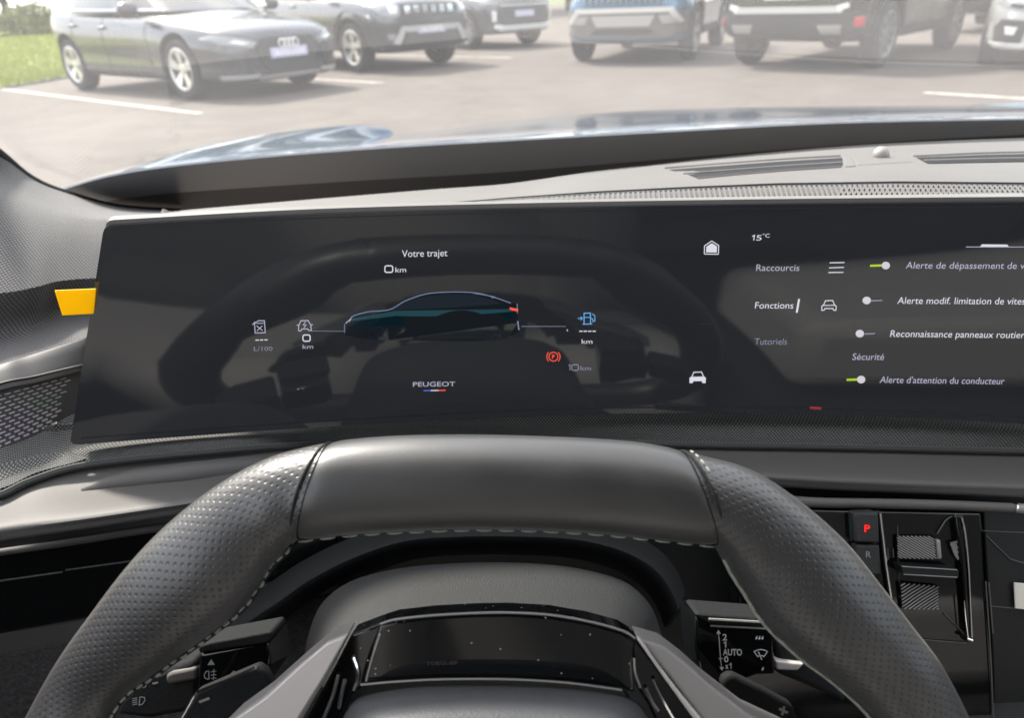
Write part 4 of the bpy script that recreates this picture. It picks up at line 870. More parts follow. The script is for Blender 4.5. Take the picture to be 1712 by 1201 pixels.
sheet('parking_lot', [(-9, -30), (60, -30), (60, 60), (-9.5, 60)], 0, asphalt())
paint = pbr('road_paint', (.40, .37, .33), .8, var=.5, vscale=9)
def line(a, b_, w=.1):
    a, b_ = Vector(a), Vector(b_); d = (b_ - a).normalized(); n = Vector((-d.y, d.x)) * w / 2
    sheet('parking_line', [a + n, b_ + n, b_ - n, a - n], .004, paint)
g2 = lambda x, y: ground(x, y).to_2d()
d_ = (g2(335, 190) - g2(60, 156)).normalized(); line(g2(335, 190), g2(335, 190) - d_ * 6.0)
line(g2(640, 139), g2(640, 139) - d_ * 5.0); line(g2(855, 97), g2(855, 97) - d_ * 5.0)
line(g2(1545, 155), g2(1545, 155) + (g2(1790, 170) - g2(1545, 155)) * 1.4, .12)
# lawn with a low kerb
edge = [g2(-400, 182), g2(0, 149), g2(60, 140), g2(140, 126), g2(300, 96), g2(520, 60)]
e0 = edge[0]; far_pts = [(edge[-1].x + 6, 60), (-120, 60), (-120, e0.y)]
grass_mat = pbr('lawn', (.25, .28, .05), .95, var=.35, vscale=1.3)
sheet('lawn', [tuple(p) for p in edge] + far_pts, .02, grass_mat)
mb = MB(); 
for a, b_ in zip(edge, edge[1:]):
    d = (b_ - a).normalized(); n = Vector((-d.y, d.x)) * .10
    mb.prism([Vector((a.x, a.y, .03)), Vector((b_.x, b_.y, .03)), Vector((b_.x + n.x, b_.y + n.y, .03)), Vector((a.x + n.x, a.y + n.y, .03))], Vector((0, 0, -.05)))
tag(mb.build('kerb', pbr('kerb_stone', (.16, .15, .12), .9, var=.2), None, False), None, None, None, 'structure')
mb = MB()
def inside(p):
    P = [tuple(q) for q in edge] + far_pts; c = False
    for i in range(len(P)):
        (x1, y1), (x2, y2) = P[i - 1], P[i]
        if (y1 > p[1]) != (y2 > p[1]) and p[0] < (x2 - x1) * (p[1] - y1) / (y2 - y1) + x1: c = not c
    return c
cnt = 0
while cnt < 26000:
    y = 10 + 30 * random.random() ** 1.6; x = -y * random.uniform(.45, .85)
    if not inside((x, y)): continue
    cnt += 1; a = random.uniform(0, 2 * pi); h = random.uniform(.03, .09); w = random.uniform(.006, .015) * (1 + y / 15); l_ = random.uniform(0, .05)
    p = Vector((x, y, .018)); sx = Vector((cos(a), sin(a), 0)) * w
    mb.add([p - sx, p + sx, p + Vector((sin(a) * l_, cos(a) * l_, h))], [(0, 1, 2)], random.choice((0, 0, 1)))
tag(mb.build('grass', [pbr('grass_blade', (.27, .32, .06), .9), pbr('grass_blade_dry', (.36, .36, .11), .9)], None, False), 'short sunlit yellow green grass beside the parking lot', 'grass', None, 'stuff')
# hedge and trees far on the left
leaf = [pbr('leaf_mid', (.15, .17, .06), .8), pbr('leaf_light', (.24, .25, .10), .8), pbr('leaf_dark', (.035, .055, .022), .8)]
def leaves(mb, c, rad, n, size, pick=(0, 1, 2)):
    for _ in range(n):
        while True:
            v = Vector((random.uniform(-1, 1), random.uniform(-1, 1), random.uniform(-1, 1)))
            if v.length < 1 and random.random() < .25 + v.length: break
        p = Vector(c) + Vector((v.x * rad[0], v.y * rad[1], v.z * rad[2])); a = Vector((random.gauss(0, 1), random.gauss(0, 1), random.gauss(0, 1))).normalized(); b_ = a.orthogonal().normalized(); k = size * random.uniform(.6, 1.4)
        mb.add([p - a * k, p + b_ * k * .5, p + a * k, p - b_ * k * .5], [(0, 1, 2, 3)], random.choice(pick))
hb = (-42, 33); he = (-13, 41)
hd = tag(empty('hedge', (-28, 37, 0)), 'yellow green hedge bank along the far side of the lawn', 'hedge'); mb = MB()
for i in range(56):
    u = i / 55; leaves(mb, (hb[0] + (he[0] - hb[0]) * u - -28 + random.uniform(-.3, .3), hb[1] + (he[1] - hb[1]) * u - 37, .62 + random.uniform(-.1, .15)), (.75, .6, .78), 330, .10, (0, 1, 1))
mb.build('foliage', leaf, hd, False)
bark = pbr('tree_bark', (.07, .06, .05), .9, var=.3, vscale=4)
def tree(x, y, h, label):
    t_ = tag(empty('tree', (x, y, 0), random.uniform(0, 6)), label, 'tree', 'trees beyond the hedge'); mb = MB(); br = MB()
    br.tube(spline([Vector((0, 0, -.1)), Vector((.05, 0, h * .25)), Vector((-.05, .1, h * .55)), Vector((.1, 0, h * .85))], 4), [h * .035 * (1 - k / 15) for k in range(13)], 8)
    for k in range(9):
        a = k * 2.4; z = h * (.22 + .07 * k); r_ = h * (.28 - .012 * k); tip = Vector((cos(a) * r_, sin(a) * r_, z + h * .1))
        br.tube([Vector((0, 0, z - h * .05)), tip * .5 + Vector((0, 0, z * .5)), tip], [h * .014, h * .01, h * .004], 6)
        leaves(mb, tip, (h * .19, h * .19, h * .13), 260, h * .02, (0, 2, 2)); leaves(mb, tip * .6 + Vector((0, 0, z * .4 + h * .06)), (h * .14, h * .14, h * .12), 160, h * .02, (2, 2, 0))
    mb.build('crown', leaf, t_, False); br.build('trunk', bark, t_)
tree(-34, 42, 9, 'dark leafy tree above the left end of the hedge'); tree(-27, 44, 7.5, 'lower broad tree behind the middle of the hedge'); tree(-21, 46, 10, 'tall leafy tree above the right end of the hedge')

for x_, y_, h_, lb in ((-10, 40, 13, 'unseen round tree far behind the grey hatchback'), (-3, 44, 15, 'unseen tall tree far behind the off-roader'), (4, 42, 11, 'unseen small tree far behind the blue crossover'), (9, 46, 16, 'unseen large tree far behind the bronze SUV'), (17, 43, 13, 'unseen tree far behind the black car'), (25, 47, 15, 'unseen tree far behind the silver car')): tree(x_, y_, h_, lb)  # out of view, added as a dark row for the bonnet to reflect
# ------------------------------------------------------------------ parked cars
rubber = pbr('tyre_rubber', (.022, .022, .024), .85, bump=.3, bscale=60); black = pbr('car_black_plastic', (.030, .031, .033), .65, spec=.4, bump=.15, bscale=300)
well = pbr('wheel_well', (.008, .008, .008), .9); cglass = pbr('car_window', (.03, .036, .038), .06, spec=.7, coat=.5)
alloy = pbr('alloy', (.66, .65, .63), .3, metal=.7); dalloy = pbr('dark_alloy', (.22, .22, .23), .35, metal=.6); chromeC = pbr('car_chrome', (.75, .75, .74), .16, metal=1)
lampg = pbr('lamp_lens', (.20, .215, .23), .12, spec=.7, coat=.6); lamp_in = pbr('lamp_light', (.8, .8, .8), .25); redlens = pbr('red_lens', (.45, .015, .02), .25, coat=.4); platem = pbr('number_plate', (.47, .46, .62), .55); skid = pbr('skid_silver', (.42, .42, .42), .4, metal=.4)
plate_ink = pbr('plate_letters', (.82, .82, .88), .5)
def paintm(name, col, metal=.5): return pbr(name, col, .26, metal=metal, spec=.5, coat=.8, rvar=.04, vscale=2)
def grille_mat(name, pitch, col=(.03, .032, .035)):
    mt, t, b = nt(name); b.inputs['Roughness'].default_value = .45
    tc = node(t, 'ShaderNodeTexCoord'); v = node(t, 'ShaderNodeTexVoronoi', i_Scale=1 / pitch, i_Randomness=0.0); L(t, tc.outputs['Object'], v.inputs['Vector'])
    r = node(t, 'ShaderNodeMapRange', i_1=.25, i_2=.5); L(t, v.outputs['Distance'], r.inputs[0]); mx = node(t, 'ShaderNodeMix', data_type='RGBA'); L(t, r.outputs[0], mx.inputs['Factor'])
    mx.inputs['A'].default_value = (.004, .004, .004, 1); mx.inputs['B'].default_value = c4([c * 1.6 for c in col]); L(t, mx.outputs['Result'], b.inputs['Base Color']); return mt
hexg = grille_mat('grille_mesh', .035)
PROF = [(0, 0), (.70, 0), (.90, .03), (.965, .10), (.985, .22), (.97, .34), (1.0, .55), (.995, .70), (.955, .84), (.90, .93), (.80, .985), (.5, 1.03), (0, 1.05)]
class Car:
    def __init__(s, label, mid, heading, wb, tr, r, paint, st, cabin, group='cars parked across the lot', wheel_style='five', rim=None):
        """st: stations (x from mid-wheelbase, half width, underside z, top z) front to rear; cabin: dict of plan values"""
        s.o = tag(empty('parked_car', (mid[0], mid[1], 0), heading), label, 'car', group); s.paint = paint
        bm = bmesh.new(); ringN = None; rings = []
        for x, w, zb, zt in st:
            hp = [(fy * w, zb + fz * (zt - zb)) for fy, fz in PROF]
            ring = [(-y, z) for y, z in hp] + [(y, z) for y, z in hp[-2:0:-1]]
            rings.append([bm.verts.new((x, y, z)) for y, z in ring])
        n = len(rings[0])
        for a, b_ in zip(rings, rings[1:]):
            for k in range(n): bm.faces.new((a[k], a[(k + 1) % n], b_[(k + 1) % n], b_[k]))
        for rg_, x_ in ((rings[0], 0), (rings[-1], 0)):
            cz = sum(v.co.z for v in rg_) / n; inn = []
            for v in rg_: inn.append(bm.verts.new((v.co.x, v.co.y * .6, cz + (v.co.z - cz) * .6)))
            for k in range(n): bm.faces.new((rg_[k], rg_[(k + 1) % n], inn[(k + 1) % n], inn[k]))
            bm.faces.new(inn)
        bmesh.ops.recalc_face_normals(bm, faces=bm.faces); me = bpy.data.meshes.new('body'); bm.to_mesh(me); bm.free(); me.materials.append(paint); me.materials.append(well)
        tmp = bpy.data.objects.new('tmp', me); C.objects.link(tmp); sb = tmp.modifiers.new('s', 'SUBSURF'); sb.levels = sb.render_levels = 2
        mc = MB()
        for ax in (wb / 2, -wb / 2):
            for sd in (-1, 1):
                mc.lathe([(0, -.17), (r + .055, -.17), (r + .055, .30), (0, .30)], 36, 'Y', 0, (ax, sd * (tr / 2 + .02) + (0 if sd > 0 else -.13), r + .01))
        cme = mc.mesh('cut'); bm = bmesh.new(); bm.from_mesh(cme); bmesh.ops.remove_doubles(bm, verts=bm.verts, dist=.0005); bmesh.ops.recalc_face_normals(bm, faces=bm.faces); bm.to_mesh(cme); bm.free()
        cme.materials.append(paint); cme.materials.append(well); cme.polygons.foreach_set('material_index', [1] * len(cme.polygons))
        cut = bpy.data.objects.new('cut', cme); C.objects.link(cut); bo = tmp.modifiers.new('b', 'BOOLEAN'); bo.object = cut; bo.operation = 'DIFFERENCE'; bo.solver = 'EXACT'
        bpy.context.view_layer.update(); fin = bpy.data.meshes.new_from_object(tmp.evaluated_get(bpy.context.evaluated_depsgraph_get()))
        bpy.data.objects.remove(tmp); bpy.data.objects.remove(cut)
        fin.name = 'body'; s.body = bpy.data.objects.new('body', fin); C.objects.link(s.body); s.body.parent = s.o
        if len(fin.materials) < 2: fin.materials.clear(); fin.materials.append(paint); fin.materials.append(well)
        fin.polygons.foreach_set('use_smooth', [True] * len(fin.polygons)); fin.set_sharp_from_angle(angle=radians(45))
        s.bvh = BVHTree.FromPolygons([v.co.copy() for v in fin.vertices], [tuple(p.vertices) for p in fin.polygons])
        s.cabin(**cabin)
        for i, (ax, sd) in enumerate(((wb / 2, -1), (wb / 2, 1), (-wb / 2, -1), (-wb / 2, 1))): s.wheel(ax, sd * tr / 2, r, sd, wheel_style, rim or alloy, i)
        s.arch_r = r + .055
    def add(s, o): o.parent = s.o; return o
    def cabin(s, z0, z1, f0, r0, w0, f1, r1, w1, pillars=(.0,)):
        N = 40
        def ring(f, r_, w, z):
            out = []
            for k in range(N):
                a = 2 * pi * k / N; ca, sa = cos(a), sin(a); e = .42
                out.append(Vector(((f + r_) / 2 + (f - r_) / 2 * (abs(ca) ** e) * (1 if ca > 0 else -1), w * (abs(sa) ** e) * (1 if sa > 0 else -1), z)))
            return out
        A = ring(f0, r0, w0, z0); Bq = ring(f1, r1, w1, z1 - .09); mid_ = [a.lerp(b_, .5) + Vector((0, (.02 if a.y > 0 else -.02), .012)) for a, b_ in zip(A, Bq)]
        mb = MB(); mb.add(A + mid_ + Bq, [(k, (k + 1) % N, N + (k + 1) % N, N + k) for k in range(N)] + [(N + k, N + (k + 1) % N, 2 * N + (k + 1) % N, 2 * N + k) for k in range(N)]); s.add(mb.build('window_glass', cglass, None, 'full'))
        T1 = [v + Vector((0, 0, -.015)) + Vector((v.x * .002, v.y * .015, 0)) for v in Bq]; T2 = ring(f1 - .06, r1 + .05, w1 - .05, z1 - .03); T3 = ring(f1 - .35, r1 + .3, w1 * .6, z1)
        mb = MB(); mb.add(T1 + T2 + T3, [(k, (k + 1) % N, N + (k + 1) % N, N + k) for k in range(N)] + [(N + k, N + (k + 1) % N, 2 * N + (k + 1) % N, 2 * N + k) for k in range(N)] + [tuple(range(2 * N, 3 * N))]); s.add(mb.build('roof', s.paint, None, 'full'))
        ctr = Vector(((f0 + r0) / 2, 0, z0))
        for k0, k1 in ((3, 5), (35, 37), (14, 17), (23, 26)):
            mb = MB()
            for k in range(k0, k1):
                for lo_, hi_ in ((A, mid_), (mid_, Bq)):
                    q = [lo_[k % N], lo_[(k + 1) % N], hi_[(k + 1) % N], hi_[k % N]]; q = [v + Vector((v.x - ctr.x, v.y, 0)).normalized() * .006 for v in q]; mb.add(q, [(0, 1, 2, 3)])
            s.add(mb.build('pillar', s.paint, None, 'full'))
        for k in (9, 31):
            mb = MB(); mb.prism([A[k] + Vector((-.03, .004 * (1 if A[k].y > 0 else -1), 0)), A[k] + Vector((.03, .004 * (1 if A[k].y > 0 else -1), 0)), Bq[k] + Vector((.02, .006 * (1 if A[k].y > 0 else -1), 0)), Bq[k] + Vector((-.04, .006 * (1 if A[k].y > 0 else -1), 0))], Vector((0, .01 * (1 if A[k].y > 0 else -1), 0))); s.add(mb.build('pillar', black, None))
        s.A = A
    def wheel(s, x, y, r, sd, style, rimm, i):
        w = empty('wheel'); w.parent = s.o; w.location = (x, y, r); w.rotation_euler = (0, 0, 0 if sd < 0 else pi)
        key = 'wheel_meshes'
        if not hasattr(s, key):
            rr_ = r * .70; tw = .105; mb = MB()
            mb.lathe([(rr_, -tw * .9), (rr_ + .012, -tw), (r - .035, -tw * 1.02), (r - .008, -tw * .82), (r, -tw * .5), (r, tw * .5), (r - .01, tw * .85), (r - .04, tw), (rr_, tw * .9)], 40)
            t_ = mb.build('tyre', rubber, None); mb = MB()
            mb.lathe([(rr_ + .006, -tw * .93), (rr_ - .012, -tw * .98), (rr_ - .03, -tw * .85), (rr_ - .035, tw * .6)], 40); mb.lathe([(0, -tw * .80), (.055, -tw * .78), (.075, -tw * .6), (.08, -tw * .2), (0, -tw * .2)], 24)
            ns = 5 if style == 'five' else 10
            for k in range(ns):
                a = 2 * pi * k / ns + .3
                for off in ((-.13, .13) if style == 'five' else (0,)):
                    a0, a1 = a + off * .5, a + off * 1.2; u0 = Vector((cos(a0), 0, sin(a0))); u1 = Vector((cos(a1), 0, sin(a1))); p0 = Vector((-u0.z, 0, u0.x)); p1 = Vector((-u1.z, 0, u1.x)); wd0, wd1 = .024, .030
                    q = [u0 * .05 - p0 * wd0 + Vector((0, -tw * .72, 0)), u0 * .05 + p0 * wd0 + Vector((0, -tw * .72, 0)), u1 * (rr_ - .018) + p1 * wd1 + Vector((0, -tw * .90, 0)), u1 * (rr_ - .018) - p1 * wd1 + Vector((0, -tw * .90, 0))]
                    mb.prism(q, Vector((0, .03, 0)))
            mb.lathe([(rr_ - .035, .0), (.0, .0)], 30, mi=1)
            s.wheel_meshes = (t_, mb.build('rim', [rimm, well], None)); t_.parent = w; s.wheel_meshes[1].parent = w
        else:
            for q in s.wheel_meshes: c = q.copy(); C.objects.link(c); c.parent = w
    def patch(s, name, view, pts, mat, th=.008, cuts=3, parent=None, smooth=True):
        """a fitted piece: outline laid on the body from one side, with its own thickness"""
        ax = {'front': (Vector((-1, 0, 0)), lambda a, b_: Vector((6, a, b_))), 'rear': (Vector((1, 0, 0)), lambda a, b_: Vector((-6, a, b_))),
              'right': (Vector((0, 1, 0)), lambda a, b_: Vector((a, -3, b_))), 'left': (Vector((0, -1, 0)), lambda a, b_: Vector((a, 3, b_))), 'top': (Vector((0, 0, -1)), lambda a, b_: Vector((a, b_, 4)))}[view]
        bm = bmesh.new(); bm.faces.new([bm.verts.new((a, b_, 0)) for a, b_ in pts]); bmesh.ops.triangulate(bm, faces=bm.faces)
        for _ in range(cuts): bmesh.ops.subdivide_edges(bm, edges=[e for e in bm.edges if e.calc_length() > .05], cuts=1, use_grid_fill=True); bmesh.ops.triangulate(bm, faces=bm.faces)
        d = ax[0]; pos = {}
        for v in bm.verts:
            o = ax[1](v.co.x, v.co.y); h = s.bvh.ray_cast(o, d)
            p = h[0] if h[0] is not None else s.bvh.find_nearest(o + d * (4 if view in ('front', 'rear') else 2.2))[0]
            pos[v] = p
        vs = list(bm.verts); ix = {v: i for i, v in enumerate(vs)}; top = [pos[v] - d * th for v in vs]; bot = [pos[v] + d * .012 for v in vs]
        fs = [tuple(ix[v] for v in f.verts) for f in bm.faces]; n = len(vs); sk = [(ix[e.verts[0]], ix[e.verts[1]], ix[e.verts[1]] + n, ix[e.verts[0]] + n) for e in bm.edges if e.is_boundary]; bm.free()
        mb = MB(); mb.add(top + bot, fs + sk); o = mb.build(name, mat, None, smooth); o.parent = parent or s.o; return o
    def both(s, name, view, pts, mat, th=.008, cuts=3):
        """mirrored pair: across y for front / rear pieces, on both flanks for side pieces"""
        if view in ('front', 'rear'): return [s.patch(name, view, pts, mat, th, cuts), s.patch(name, view, [(-a, b_) for a, b_ in pts][::-1], mat, th, cuts)]
        return [s.patch(name, 'right', pts, mat, th, cuts), s.patch(name, 'left', pts, mat, th, cuts)]
    def arches(s, wb, r, w, mat):
        for ax in (wb / 2, -wb / 2):
            P = [(ax + (r + .05) * cos(a), r + .01 + (r + .05) * sin(a)) for a in [pi * k / 14 - .12 + k * .24 / 14 - .0 for k in range(15)]]; Q = [(ax + (r + .05 + w) * cos(a), r + .01 + (r + .05 + w) * sin(a)) for a in [pi * k / 14 - .12 + k * .24 / 14 for k in range(15)]]
            for a0, a1, b0, b1 in zip(P, P[1:], Q, Q[1:]): pass
            for vw in ('right', 'left'): s.patch('arch_trim', vw, [(x, max(z, .2)) for x, z in Q] + [(x, max(z, .2)) for x, z in P[::-1]], mat, .014, 2)
    def lines(s, name, view, segs, mat, r=.004):
        mb = MB(); d = Vector((0, 1, 0)) if view == 'right' else Vector((0, -1, 0)); yy = -3 if view == 'right' else 3
        for seg in segs:
            P = []
            for x, z in seg:
                h = s.bvh.ray_cast(Vector((x, yy, z)), d)
                if h[0] is not None: P.append(h[0] - d * .001)
            if len(P) > 1: mb.tube(P, r, 6)
        if mb.v: s.add(mb.build(name, mat, None))
    def mirrors(s, x, y, z, mat):
        for sd in (-1, 1):
            mb = MB(); prof = [(0, -.06), (.045, -.05), (.07, -.01), (.068, .03), (.05, .06), (0, .065)]
            mb.lathe(prof, 16, 'Y'); o = mb.build('mirror', mat, None, 'full'); o.scale = (1.0, 1.9, 1.15); o.location = (x, sd * (y + .10), z); s.add(o)
            mb = MB(); mb.tube([Vector((x + .02, sd * (y - .02), z - .09)), Vector((x, sd * (y + .06), z - .03))], .02, 8); s.add(mb.build('mirror', mat, None))
    def handles(s, segs, mat):
        for sd in (-1, 1):
            for x, z in segs:
                h = s.bvh.ray_cast(Vector((x, sd * 3, z)), Vector((0, -sd, 0)))
                if h[0] is None: continue
                mb = MB(); mb.tube([h[0] + Vector((dx, sd * dy, 0)) for dx, dy in ((-.10, .0), (-.085, .028), (0, .034), (.085, .028), (.10, 0))], .013, 8); s.add(mb.build('door_handle', mat, None))
    def plate(s, view, z, body_, w=.52, h=.11, mat=None, ink=True, y0=0.0):
        d = 1 if view == 'front' else -1
        hh = s.bvh.ray_cast(Vector((6 * d, y0, z)), Vector((-d, 0, 0)))[0]
        x = hh.x + d * .03; mb = MB(); mb.prism([Vector((x, y0 - w / 2, z - h / 2)), Vector((x, y0 + w / 2, z - h / 2)), Vector((x, y0 + w / 2, z + h / 2)), Vector((x, y0 - w / 2, z + h / 2))], Vector((-d * .05, 0, 0)))
        o = s.add(mb.build('number_plate', mat or platem, None, False, .004))
        if ink:
            q = lettering('plate_letters', body_, 0, 0, 1, lambda a, b_: Vector((x + d * .003, y0 + d * (a - .5) * w * .82, z - h * .28 - b_ * h * .56)), plate_ink, None, width=1.0, bold=.02); q.parent = o
def pos(contact, heading, lx, ly):
    """car centre from one wheel's contact point; lx, ly = that wheel in car axes"""
    return (contact.x - (cos(heading) * lx - sin(heading) * ly), contact.y - (sin(heading) * lx + cos(heading) * ly))

# 1 dark grey hatchback on the left, front to the right
wb, tr, r = 2.76, 1.60, .335; hd_ = radians(-38.2); p_ = paintm('dark_grey_paint', (.055, .06, .07))
st = [(2.27, .50, .27, .63), (2.26, .66, .20, .66), (2.18, .78, .17, .72), (1.98, .87, .16, .79), (1.6, .915, .17, .845), (1.2, .92, .18, .885), (.85, .92, .18, .94), (.3, .92, .18, .96), (-.6, .92, .18, .985), (-1.2, .925, .19, 1.02), (-1.58, .915, .20, 1.05), (-1.76, .89, .25, 1.08), (-1.86, .83, .36, 1.07), (-1.89, .68, .46, 1.0)]
a3 = Car('dark grey hatchback with four-ring badge and silver wheels parked beside the lawn', pos(ground(326, 165), hd_, wb / 2, -tr / 2), hd_, wb, tr, r, p_, st, dict(z0=.95, z1=1.47, f0=1.02, r0=-1.83, w0=.83, f1=.20, r1=-1.62, w1=.60))
a3.patch('grille', 'front', [(-.44, .56), (-.34, .645), (.34, .645), (.44, .56), (.36, .34), (.26, .27), (-.26, .27), (-.36, .34)], hexg, .012, 4)
a3.both('headlight', 'front', [(.40, .60), (.62, .665), (.80, .70), (.86, .665), (.78, .60), (.60, .565), (.47, .545)], lampg, .010, 4); a3.both('headlight_lamp', 'front', [(.50, .60), (.66, .635), (.72, .62), (.60, .59)], lamp_in, .014, 2)
a3.both('intake', 'front', [(.50, .50), (.80, .48), (.78, .28), (.52, .28)], hexg, .012, 3); a3.both('lip', 'front', [(.44, .27), (.82, .275), (.80, .225), (.46, .225)], skid, .02, 3); a3.patch('lip', 'front', [(-.44, .245), (.44, .245), (.44, .20), (-.44, .20)], skid, .018, 3)
a3.both('sill', 'side', [(-.98, .255), (.96, .235), (.96, .195), (-.98, .215)], black, .02); a3.plate('front', .475, 'AUTO LYON')
for i in range(4):
    mb = MB(); c0_ = Vector((2.312, (i - 1.5) * .062, .575)); mb.tube([c0_ + Vector((-.02 * abs(i - 1.5) * .1, .045 * cos(2 * pi * k / 24), .045 * sin(2 * pi * k / 24))) for k in range(24)], .007, 8, True); a3.add(mb.build('badge_ring', pbr('badge_chrome', (.9, .9, .9), .35, metal=.5), None))
a3.mirrors(.68, .90, .99, pbr('mirror_shell', (.05, .05, .055), .3, coat=.5)); a3.handles([(-.30, .80), (-1.08, .83)], p_)
for vw in ('right', 'left'):
    a3.lines('door_seam', vw, [[(.78, .3 + .05 * k) for k in range(13)], [(-.28, .3 + .05 * k) for k in range(13)], [(-1.1 - .02 * max(0, 8 - k) * 0, .42 + .05 * k) for k in range(11)], [(.78 - 1.88 * k / 16, .285) for k in range(17)]], well, .004)
for sd in (-1, 1):
    mb = MB(); mb.tube(spline([Vector((1.0, sd * .70, .965)), Vector((.55, sd * .815, .975)), Vector((-.4, sd * .845, .99)), Vector((-1.2, sd * .835, 1.01)), Vector((-1.5, sd * .80, 1.05))], 5), .011, 8); a3.add(mb.build('window_trim', chromeC, None))
    mb = MB(); mb.tube(spline([Vector((.98, sd * .74, .965)), Vector((.72, sd * .735, 1.13)), Vector((.40, sd * .67, 1.33))], 5), .013, 8); a3.add(mb.build('window_trim', chromeC, None))
# 2 grey off-roader behind it
wb, tr, r = 2.67, 1.57, .345; hd_ = radians(-46.8); p_ = paintm('slate_paint', (.085, .09, .10), .4)
suv = lambda L_, W_, hood, belt: [(L_, .60, .36, hood - .12), (L_ - .02, .72, .30, hood - .09), (L_ - .10, .82, .27, hood - .04), (L_ - .30, W_ - .02, .25, hood), (L_ - .7, W_, .25, hood + .05), (L_ - 1.1, W_, .26, hood + .09), (.75, W_, .27, belt - .04), (.2, W_, .27, belt), (-.8, W_, .27, belt + .02), (-1.4, W_, .28, belt + .03), (-1.85, W_ - .02, .32, belt + .02), (-2.06, W_ - .08, .40, belt), (-2.14, W_ - .18, .48, belt - .05), (-2.16, .55, .52, belt - .1)]
du = Car('slate grey off-roader with chrome grille blocks and silver star wheels', pos(ground(603, 120), hd_, wb / 2, -tr / 2), hd_, wb, tr, r, p_, suv(2.15, .90, .98, 1.08), dict(z0=1.02, z1=1.66, f0=.95, r0=-2.08, w0=.82, f1=.25, r1=-1.8, w1=.62))
du.patch('grille', 'front', [(-.52, .90), (.52, .90), (.50, .76), (-.50, .76)], black, .012, 4)
for i in range(6): du.patch('grille_block', 'front', [(-.46 + i * .158, .88), (-.36 + i * .158, .88), (-.355 + i * .158, .78), (-.455 + i * .158, .78)], chromeC, .022, 1)
du.both('headlight', 'front', [(.53, .91), (.72, .95), (.84, .93), (.80, .77), (.60, .74), (.53, .77)], lampg, .016, 4); du.both('headlight_lamp', 'front', [(.58, .88), (.70, .89), (.70, .80), (.60, .79)], lamp_in, .022, 2)
du.patch('bumper', 'front', [(-.86, .66), (.86, .66), (.86, .40), (.6, .32), (-.6, .32), (-.86, .40)], black, .02, 4); du.patch('skid_plate', 'front', [(-.52, .62), (.52, .62), (.45, .54), (-.45, .54)], skid, .032, 3)
du.both('skid_plate', 'front', [(.44, .62), (.54, .62), (.70, .40), (.60, .38)], skid, .034, 3); du.patch('lower_grille', 'front', [(-.44, .52), (.44, .52), (.52, .38), (-.52, .38)], hexg, .030, 3); du.both('fog_lamp', 'front', [(.66, .53), (.76, .53), (.74, .45), (.66, .45)], lampg, .03, 1)
du.plate('front', .565, 'VA FORTE'); du.arches(wb, r, .10, black); du.both('sill', 'side', [(-.95, .42), (.95, .42), (.95, .28), (-.95, .28)], black, .02); du.mirrors(.62, .90, 1.12, black); du.handles([(-.3, .93), (-1.2, .95)], p_)
# 3 dark crossover further back
hd_ = radians(-50); p_ = paintm('charcoal_paint', (.09, .095, .10), .4)
th_ = Car('charcoal crossover with silver lower lip parked beyond the off-roader', pos(ground(787, 82), hd_, wb / 2, -tr / 2), hd_, wb, tr, r, p_, suv(2.1, .90, .95, 1.04), dict(z0=1.0, z1=1.6, f0=.95, r0=-2.08, w0=.82, f1=.25, r1=-1.7, w1=.6), wheel_style='ten', rim=dalloy)
th_.patch('grille', 'front', [(-.6, .74), (.6, .74), (.56, .46), (-.56, .46)], hexg, .014, 4); th_.patch('bonnet_lip', 'front', [(-.62, .80), (.62, .80), (.60, .75), (-.60, .75)], skid, .02, 3); th_.both('headlight', 'front', [(.62, .84), (.84, .87), (.84, .80), (.64, .77)], lampg, .014, 3); th_.both('day_light', 'front', [(.70, .68), (.77, .68), (.76, .50), (.70, .50)], lamp_in, .02, 2)
th_.patch('skid_plate', 'front', [(-.62, .42), (.62, .42), (.58, .33), (-.58, .33)], pbr('pale_skid', (.66, .66, .66), .4), .03, 4); th_.both('skid_plate', 'front', [(.52, .42), (.72, .45), (.74, .38), (.6, .33)], lamp_in, .034, 2); th_.plate('front', .62, 'LE HAVRE', w=.5); th_.arches(wb, r, .09, black); th_.both('sill', 'side', [(-.95, .42), (.95, .42), (.95, .28), (-.95, .28)], black, .02); th_.mirrors(.62, .90, 1.1, black)
# 4 blue crossover, front to the viewer
wb, tr, r = 2.66, 1.62, .37; hd_ = radians(-114); p_ = paintm('sky_blue_paint', (.05, .14, .24), .45)
bl = Car('bright blue crossover facing the viewer with pale bumper and no plate', pos(ground(1150, 99), hd_, wb / 2, tr / 2), hd_, wb, tr, r, p_, suv(2.1, .93, .99, 1.08), dict(z0=1.03, z1=1.62, f0=.95, r0=-2.08, w0=.84, f1=.25, r1=-1.7, w1=.62), wheel_style='five', rim=dalloy)
bl.both('headlight', 'front', [(.60, .93), (.84, .96), (.86, .88), (.64, .85)], lampg, .014, 3)
for i in range(13): bl.patch('grille_bar', 'front', [(-.545 + i * .088, .91), (-.515 + i * .088, .91), (-.515 + i * .088, .77), (-.545 + i * .088, .77)], black, .016, 1)
bl.patch('bumper', 'front', [(-.88, .70), (.88, .70), (.88, .44), (.62, .35), (-.62, .35), (-.88, .44)], pbr('grey_bumper', (.11, .105, .10), .6), .02, 4); bl.patch('bumper_trim', 'front', [(-.70, .735), (.70, .735), (.72, .675), (-.72, .675)], pbr('pale_trim', (.62, .58, .54), .4), .034, 4); bl.both('bumper_trim', 'front', [(.62, .70), (.72, .70), (.84, .56), (.80, .53)], pbr('pale_trim', (.55, .52, .49), .4), .034, 3)
